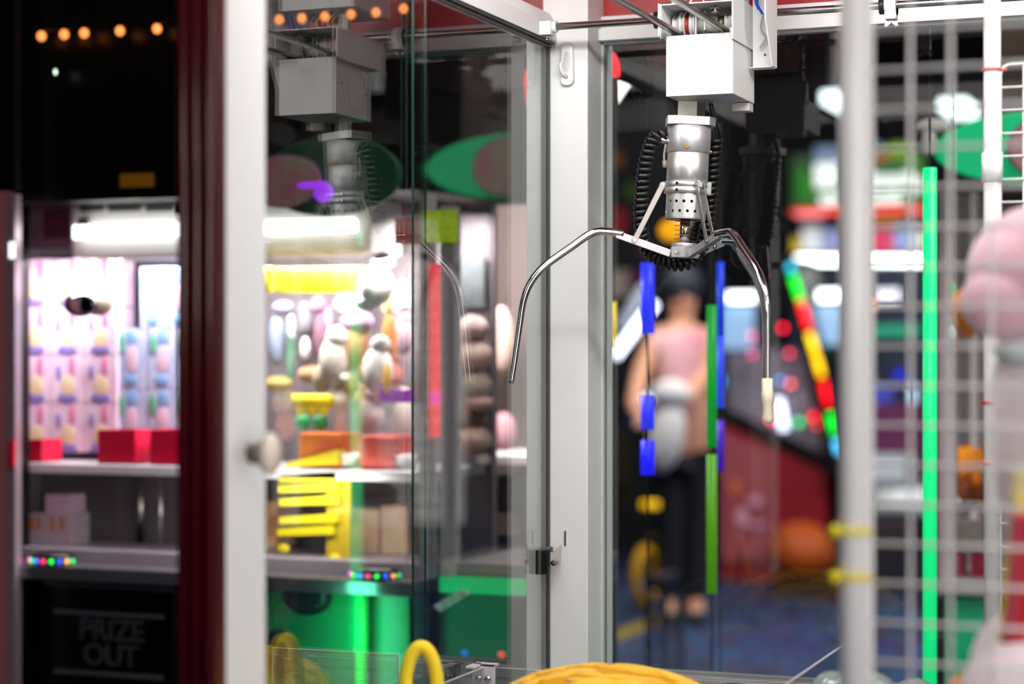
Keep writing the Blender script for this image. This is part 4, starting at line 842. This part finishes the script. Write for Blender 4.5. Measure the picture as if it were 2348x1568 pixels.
pbox('canopy_light', glow('red_canopy', '#ff4838', .9), 1816, 2118, 476, 490, YS_-.03, .03, st); pbox('canopy_light', glow('pink_canopy', '#ff9aa8', 1.3), 1826, 1888, 488, 496, YS_-.05, .02, st); pbox('canopy_light', glow('pink_canopy', '#ff9aa8', 1.3), 2112, 2118, 488, 500, YS_-.05, .02, st)
k_ = 0
for (x0, x1, y0, y1, h_, lb_) in ((1838, 1880, 520, 582, '#dfe6ea', 'white'), (1882, 1930, 524, 582, '#8f98c8', 'lilac'), (1816, 1836, 545, 585, '#f0c810', 'yellow'), (1990, 2022, 522, 576, '#e81058', 'magenta'), (2024, 2048, 522, 576, '#e04870', 'rose'), (2052, 2092, 515, 576, '#8fa8e0', 'pale blue'), (2094, 2118, 520, 576, '#f0efe0', 'cream'), (1995, 2068, 500, 515, '#c0881c', 'gold')):
    tag(pbox('prize_box', D(h_, .6), x0, x1, y0, y1, YS_+.02, .1), '%s prize box on the lit stall counter behind the near pole' % lb_, 'box')
pbox('counter', D('#7a2c38', .5), 1815, 2120, 576, 584, YS_, .2, st)
tube_light('left long white tube light under the stall counter', (1826, 596), (1928, 597), YS_-.1, 9, '#f4fffc', 8.)
tube_light('right long white tube light under the stall counter', (1984, 597), (2114, 598), YS_-.1, 9, '#f4fffc', 8.)
for (x0, x1, y0, y1, h_, s_, nm, lb_) in ((2006, 2062, 664, 692, '#f4ecff', 1.2, 'lit_panel', 'tilted white lit panel below the right tube light'), (1984, 2004, 690, 706, '#ff9850', 1.2, 'lit_panel', 'small orange lit panel below the right tube light'), (1990, 2110, 745, 772, '#1c9a78', .45, 'lit_panel', 'dim green lit strip behind the near grid'), (2052, 2074, 852, 872, '#1c28e0', 1.2, 'lit_panel', 'small blue lit square behind the near grid'), (1990, 2046, 885, 925, '#4050c0', .5, 'lit_panel', 'blue screen low behind the near grid')):
    tag(pbox(nm, glow('lp_'+h_[1:], h_, s_), x0, x1, y0, y1, YS_+.1, .02), lb_, 'lit panel')
tube_light('upright pale blue tube left of the green column', (2092, 885), (2098, 965), YS_, 5, '#8fb0c8', 3.)
for (x0, x1, y0, y1, h_, lb_) in ((1990, 2112, 925, 985, '#6a2458', 'purple cabinet top below the blue screen behind the grid'), (1972, 2076, 1046, 1099.5, '#dfe6ee', 'white appliance box behind the near grid above the roll'), (1972, 2112, 1100, 1128, '#8a8494', 'grey box between the white appliance and the white roll')):
    tag(pbox('cabinet', D(h_, .6), x0, x1, y0, y1, 11.4 if 'purple' in lb_ else 11.0, .3, None, None, 0, None if lb_.startswith('white') else 0), lb_, 'cabinet')
a, b_ = PY(2010, 1156, 10.0), PY(2124, 1152, 10.0); tag(MB().tube([a, b_], .072, 24).build('white_roll', D('#eef4f6', .4)), 'thick white roll lying behind the near grid', 'roll')
tb = thing('side_table', 'dark low table under the thick white roll', 'table', PY(2050, 1500, 10.0)); pbox('table_top', D('#232430', .5), 1975, 2118, 1182, 1190, 9.9, .3, tb)
for px in (1980, 2112):
    x_ = PY(px, 1190, 10.0).x; MB().box(x_-.02, x_+.02, 10.0, 10.04, 0, PY(2046, 1190, 9.9).z).build('leg', D('#232430', .5), tb)
# hanging lamp panels
for (x, y, w_, lb_) in ((1908, 221, 24, 'white lamp panel high behind the near pole'), (2184, 238, 30, 'white lamp panel high right behind the near grid')):
    t_ = thing('ceiling_lamp', lb_, 'ceiling lamp', PY(x, y, 7.)); pb(MB(), x-w_-4, x+w_+4, y-15, y+15, 7., .3, .01).build('lamp_panel', glow('lamp_panel', '#eafaff', 2.6), t_)
    p_ = PY(x, y-10, 7.15); MB().cyl(p_, (p_.x, p_.y, 3.6), .01, 8).build('drop_rod', DARK, t_)
# warm blurred lights and posters between post and claw
def lantern(px, py, Y, rx, rz, m, lab):
    t_ = thing('paper_lantern', lab, 'lantern', PY(px, py, Y)); pe(MB(), px, py, Y, rx, rz).build('shade', m, t_); p_ = PY(px, py, Y)
    MB().cyl(p_, (p_.x, p_.y, 3.6), .002, 6).build('hanging_wire', DARK, t_)
lantern(1542, 528, 5.5, 32, 26, glow('orange_lantern', '#ffae18', .95), 'round orange lantern glowing behind the claw hub')
lantern(1560, 508, 5.9, 22, 12, glow('cream_lantern', '#ffe8d0', .9), 'small cream lantern just above the orange lantern')
pos = thing('poster_wall', 'dark partition with blurred coloured posters right of the corner post', 'partition', PY(1430, 1500, 12.3))
pbox('board', D('#0e1016', .7), 1340, 1530, 240, 1250, 12.3, .08, pos, None, 0, 0)
for (x0, x1, y0, y1, h_) in ((1384, 1402, 180, 232, '#a02830'), (1386, 1400, 330, 420, '#6e5a80'), (1402, 1426, 350, 380, '#8a5228'), (1405, 1430, 478, 535, '#b01428'), (1432, 1462, 420, 455, '#3c5a20'), (1400, 1440, 620, 680, '#b8a49a'), (1440, 1470, 620, 650, '#6a1048'), (1386, 1404, 720, 770, '#a03c3c'), (1466, 1500, 560, 590, '#6a2840'), (1440, 1468, 870, 980, '#1a3a80'), (1400, 1440, 980, 1160, '#332c10'), (1410, 1430, 1110, 1140, '#c82810')):
    pb(MB(), x0, x1, y0, y1, 12.27, .03).build('poster', D(h_), pos)
# person
pr = thing('person', 'person with dark hair in a pink top and dark trousers holding a white bag', 'person', PD(1560, 1500, 9.5))
dP = 9.5; SK = D('#e8a888', .6)
def body_mesh(name, joints, edges, m, parent, sub=2):
    me = bpy.data.meshes.new(name); me.from_pydata([j[0] for j in joints], edges, []); o = bpy.data.objects.new(name, me); C.objects.link(o)
    o.parent = parent; o.matrix_parent_inverse = parent_inv(parent); me.materials.append(m)
    s_ = o.modifiers.new('skin', 'SKIN'); 
    for i, j in enumerate(joints): me.skin_vertices[0].data[i].radius = (j[1], j[1]); me.skin_vertices[0].data[i].use_root = (i == 0)
    s_.use_smooth_shade = True; u_ = o.modifiers.new('sub', 'SUBSURF'); u_.levels = 1; u_.render_levels = 1; return o
def Q(px, py, dd=0): return PD(px, py, dP+dd)
fz = 1560; gnd = Q(1560, 815).z
def G(px, z, dd=0): p_ = PD(px, 815, dP+dd); return Vector((p_.x, p_.y, z))
J = [(G(1562, .92), .12), (G(1562, 1.12), .12), (G(1562, 1.34), .13), (G(1564, 1.44), .055), (G(1565, 1.50), .055), (G(1565, 1.585), .085), (G(1565, 1.66), .07),
     (G(1505, 1.39), .062), (G(1470, 1.22, -.08), .048), (G(1452, 1.06, -.2), .038), (G(1470, 1.00, -.26), .03),
     (G(1615, 1.39), .062), (G(1612, 1.20, -.05), .048), (G(1580, 1.10, -.2), .038), (G(1560, 1.08, -.26), .03),
     (G(1538, .86), .095), (G(1536, .50), .065), (G(1536, .09), .05), (G(1530, .05, -.16), .04),
     (G(1588, .86), .095), (G(1592, .50, .03), .065), (G(1594, .09, .03), .05), (G(1596, .05, -.13), .04)]
Ee = [(0, 1), (1, 2), (2, 3), (3, 4), (4, 5), (5, 6), (2, 7), (7, 8), (8, 9), (9, 10), (2, 11), (11, 12), (12, 13), (13, 14), (0, 15), (15, 16), (16, 17), (17, 18), (0, 19), (19, 20), (20, 21), (21, 22)]
# fingers and thumbs
for hi, sg in ((10, 1), (14, -1)):
    h0 = J[hi][0]
    for fi in range(4):
        k0_ = len(J); d0 = RT*(.016*(fi-1.5))
        J.append((h0+d0-FW*.05-UP*.01, .0095)); J.append((h0+d0*1.05-FW*(.075-.004*abs(fi-1.3))-UP*.04, .008)); Ee += [(hi, k0_), (k0_, k0_+1)]
    k0_ = len(J); J.append((h0+RT*sg*.035-FW*.02, .010)); J.append((h0+RT*sg*.045-FW*.045-UP*.01, .009)); Ee += [(hi, k0_), (k0_, k0_+1)]
body_mesh('body', J, Ee, SK, pr)
hc = G(1565, 1.62)
hr_ = MB().ell(hc+FW*.015+UP*.025, .098, .108, .115, None, 24); hr_.ell(hc+FW*.05-UP*.06, .08, .06, .11, None, 20); hr_.build('hair', D('#252a38', .6), pr)
fc = MB(); 
for s_ in (-1, 1): fc.ell(hc-FW*.094+RT*.032*s_-UP*.02, .012, .006, .008, None, 12)
fc.build('eye', BLACK, pr); MB().ell(hc-FW*.10-UP*.045, .012, .016, .02, None, 12).build('nose', SK, pr); MB().ell(hc-FW*.09-UP*.082, .024, .008, .007, None, 12).build('mouth', D('#b8505c'), pr)
shp = [(0, 0), (1, 1), (2, 2)]
tj = [(G(1562, .90), .135), (G(1562, 1.10), .135), (G(1562, 1.32), .142), (G(1563, 1.40), .10), (G(1512, 1.39), .075), (G(1488, 1.29, -.04), .065), (G(1608, 1.39), .075), (G(1612, 1.29, -.02), .065)]
body_mesh('top', tj, [(0, 1), (1, 2), (2, 3), (2, 4), (4, 5), (2, 6), (6, 7)], D('#d98c9c', .8, '#e8b4bc', 6), pr)
tj = [(G(1562, .93), .14), (G(1538, .84), .11), (G(1536, .50), .08), (G(1536, .06), .068), (G(1588, .84), .11), (G(1592, .50, .03), .08), (G(1594, .06, .03), .068)]
body_mesh('trousers', tj, [(0, 1), (1, 2), (2, 3), (0, 4), (4, 5), (5, 6)], D('#14141f', .8), pr)
for x_, dd in ((1533, -.06), (1595, -.03)): c0 = G(x_, .04, dd); MB().ell(c0, .055, .13, .045, Quaternion(UP, TH), 20).build('shoe', D('#2a2630'), pr)
bag = MB(); c0 = G(1528, .98, -.36); bag.ell(c0-UP*.06, .085, .05, .17, Quaternion((0, 1, 0), .2), 24); bag.ell(c0+UP*.14+RT*.02, .10, .06, .07, None, 20)
o = bag.build('tote_bag', D('#f2eef0', .7)); tag(o, 'white cloth bag held before the person under the claw', 'bag')
# yellow ring, stool, floor tape
yr_ = PD(1479, 1318, 10.05); rg = MB(); w_ = Vector((.32, -.95, 0)).normalized(); 
pts = [Vector((yr_.x, yr_.y, .165))+(RT*.052+FW*.13).normalized()*.0+ (RT*.055+FW*.115)*math.cos(k*math.pi/16)+UP*.14*math.sin(k*math.pi/16) for k in range(32)]
tag(rg.tube(pts, .026, 12, closed=True).build('yellow_ring', D('#f2b200', .5)), 'upright yellow ring standing on the dark carpet', 'ring')
tube_light('short yellow lit tube above the upright yellow ring', (1472, 1157), (1510, 1157), 8.6, 9, '#ffc400', .8)
a, b_, c_, d_ = PZ(1402, 1450, .004), PZ(1530, 1398, .004), PZ(1530, 1422, .004), PZ(1402, 1472, .004)
tag(MB().prism([a, b_, c_, d_], (0, 0, -.0035)).build('floor_tape', D('#a08a10', .6)), 'yellow tape strip on carpet running under the dark stool', 'floor tape')
so_ = thing('stool', 'small dark blue stool beside the upright yellow ring', 'stool', PY(1510, 1500, 7.5))
pbox('seat', D('#1a2036', .5), 1484, 1524, 1324, 1352, 7.5, .25, so_)
for px in (1487, 1521):
    for dy in (0, .22): x_ = PY(px, 1400, 7.5).x; MB().box(x_-.012, x_+.012, 7.5+dy, 7.524+dy, 0, PY(1500, 1352, 7.5).z).build('leg', D('#1a2036', .5), so_)
# yellow arc seen through the left glass
P_ = [PY(x, y, 3.0) for x, y in ((940, 1350), (955, 1360), (980, 1364), (1005, 1358), (1016, 1350))]
tag(MB().tube(smooth_path(P_, 5), .0055, 10).build('yellow_arc', mat('yellow_arc_plastic', '#ffc400', .5, emit='#ffc400', es=.5)), 'small yellow lit arc under the plush rack by the glass edge', 'lit arc')

# ================================================================== RIGHT MACHINE (green base)
YC = 3.72
mC = thing('arcade_machine', 'mauve grey prize machine with green base behind the right poles', 'arcade machine', PY(2300, 1500, YC))
pbox('frame_post', D('#a8989a', .5), 2152, 2186, 440, 1345, YC, .05, mC); pbox('back_panel', D('#86787a', .6), 2186, 2620, 440, 1345, YC+.3, .02, mC, None, 0, .5)
pbox('divider_post', D('#57555a', .4), 2206, 2212, 440, 1345, YC+.1, .01, mC); pbox('divider_post', D('#c9bebd', .4), 2226, 2240, 440, 1345, YC+.1, .01, mC)
pbox('top_box', D('#5a4030', .6, '#3a2a22', 3), 2262, 2620, -200, 440, YC+.06, .3, mC)
pbox('ledge', D('#9a9690', .4), 2150, 2620, 1340, 1372, YC-.04, .3, mC)
pbox('base_cabinet', mat('green_base', '#18b880', .4), 2166, 2620, 1374, 1700, YC-.02, .4, mC, None, 0, 0)
pbox('base_edge', D('#1a1c1a', .4), 2148, 2164, 1372, 1700, YC-.03, .4, mC, None, 0, 0)
oval('oval_sign', 'bright green oval sign with pale emblem behind the right poles', 2390, 338, 245, 84, YC-.06, mat('sign_green_bright', '#10c880', .4, emit='#10c880', es=.4), 2405, 338, 92, 76)
pdx = thing('paper_decoration', 'white paper decoration at the left end of the bright oval sign', 'decoration', PY(2138, 290, YC-.1)); pe(pe(MB(), 2138, 290, YC-.1, 40, 18, 8), 2130, 325, YC-.1, 18, 34, 8).build('paper', D('#dcdcd2', .7), pdx); q_ = PY(2138, 290, YC-.1); MB().cyl(q_, (q_.x, q_.y, 3.6), .001, 6).build('hanging_wire', DARK, pdx)
blob_toy('orange plush behind the sharp pole in the mauve machine', [(2222, 1062, 44, 46, '#f59018', 'head'), (2226, 1130, 40, 44, '#7a3a1c', 'body'), (2236, 1100, 14, 20, '#ee8414', 'muzzle', -.05)], Y=YC+.12)
blob_toy('small white bottle shaped toy beside the orange plush', [(2196, 1150, 10, 14, '#f0f4f6', 'body')], Y=YC+.1)
for (x0, x1, y0, y1, h_, lb_) in ((2184, 2208, 1268, 1330, '#b83a5c', 'rose prize box on the ledge left in the mauve machine'), (2226, 2256, 1268, 1330, '#9c1238', 'dark red prize box on the ledge behind the sharp pole'), (2186, 2252, 1195, 1262, '#9a8e8a', 'grey printed card above the red boxes in the mauve machine')):
    X0, X1, Z0, Z1 = xz(x0, x1, y0, y1, YC+.05); tag(MB().box(X0, X1, YC+.05, YC+.1, Z0, Z1, .001).build('prize_box', D(h_, .6)), lb_, 'box')
dg = thing('hanging_charm', 'green orange and white charm hanging beside the plush nose', 'charm', PY(2185, 640, 2.9))
pe(MB(), 2185, 668, 2.9, 9, 22, 4).build('green_drop', D('#38c060', .5), dg); pe(MB(), 2184, 762, 2.9, 10, 18, 6).build('white_drop', D('#eef0ee', .5), dg); MB().cyl(PY(2185, 660, 2.9), PY(2196, 800, 2.9), .002, 8).build('cord', D('#f07850', .5), dg)
MB().cyl(PY(2185, 640, 2.9), Vector((PY(2185, 640, 2.9).x, 2.9, 3.6)), .001, 6).build('hanging_wire', DARK, dg)

# ================================================================== LIGHTS
area('cabinet_light', (.45, 1.62, 1.925), .75, 8.5, (1, .985, .975), target=(.35, 2.35, 1.35), size_y=.08)
area('cabinet_light_right', (.82, 2.0, 1.925), .08, 6., (1, .985, .975), target=(.05, 2.2, 1.3), size_y=.7)
area('cabinet_fill_left', (.05, 2.0, 1.925), .05, 6., (1, .985, .975), target=(.5, 2.2, 1.45), size_y=.7)  # added fill for the left side of the carriage
area('aisle_front_fill', (1.0, -.2, 2.3), 1.2, 8., (1, .97, .96), target=(.3, 2.2, 1.3), size_y=.5)  # all aisle front lamps here are added fill, out of view
area('aisle_front_fill', (1.7, -.1, 1.25), .9, 19., (1, .94, .92), target=(.4, 1.9, 1.2), size_y=.9)
area('aisle_front_fill', (2.2, .6, 1.9), .8, 7., (1, .96, .97), target=(.0, 2.2, 1.3), size_y=.8)
area('arcade_fill', (.2, 8.5, 3.5), 2.5, 110, (1, .95, .94), target=(.0, 10.5, .6))  # all arcade lamps listed here are added fill for the far zone
area('arcade_fill', (PD(1560, 800, 8).x-.5, 8.0, 3.2), 1., 60, (1, .95, .92), target=G(1560, 1.3))
area('arcade_fill', (2.2, 9.8, 3.5), 2., 150, (.95, .97, 1), target=PY(2000, 800, 12.0))
area('arcade_fill', (1.2, 5.2, 3.5), 2., 14, (.95, .96, 1), target=(.9, 7.5, 0))
area('aisle_fill', (1.3, 2.75, 3.2), .8, 34, (1, .95, .95), target=(1.25, 3.5, .9))  # both overhead aisle lamps are added fill, out of view
area('aisle_fill_left', (-.7, 1.6, 3.3), .8, 6, (1, .9, .92), target=(-.7, 2.9, .9))
# ================================================================== CAMERA, WORLD
w = bpy.data.worlds.new('world'); bpy.context.scene.world = w; w.use_nodes = True
w.node_tree.nodes['Background'].inputs[0].default_value = (.5, .5, .55, 1); w.node_tree.nodes['Background'].inputs[1].default_value = .15
cd = bpy.data.cameras.new('camera'); cam = bpy.data.objects.new('camera', cd); C.objects.link(cam)
cam.location = CAM; cam.rotation_euler = (math.pi/2, 0, TH)
cd.sensor_width = 36; cd.lens = F/2348*36; cd.shift_y = (HY-784)/2348; cd.clip_start = .05
cd.dof.use_dof = True; cd.dof.focus_distance = 2.42; cd.dof.aperture_fstop = 68.8/26.5
bpy.context.scene.camera = cam
sc = bpy.context.scene
sc.view_settings.view_transform = 'Standard'; sc.view_settings.look = 'None'; sc.view_settings.gamma = 1; sc.view_settings.exposure = 0
sc.cycles.use_adaptive_sampling = True; sc.cycles.adaptive_threshold = .08; sc.cycles.adaptive_min_samples = 16; sc.cycles.max_bounces = 8; sc.cycles.transparent_max_bounces = 18; sc.cycles.glossy_bounces = 5; sc.cycles.diffuse_bounces = 2
sc.cycles.caustics_reflective = False; sc.cycles.caustics_refractive = False; sc.cycles.sample_clamp_indirect = 4
sc.cycles.use_denoising = True
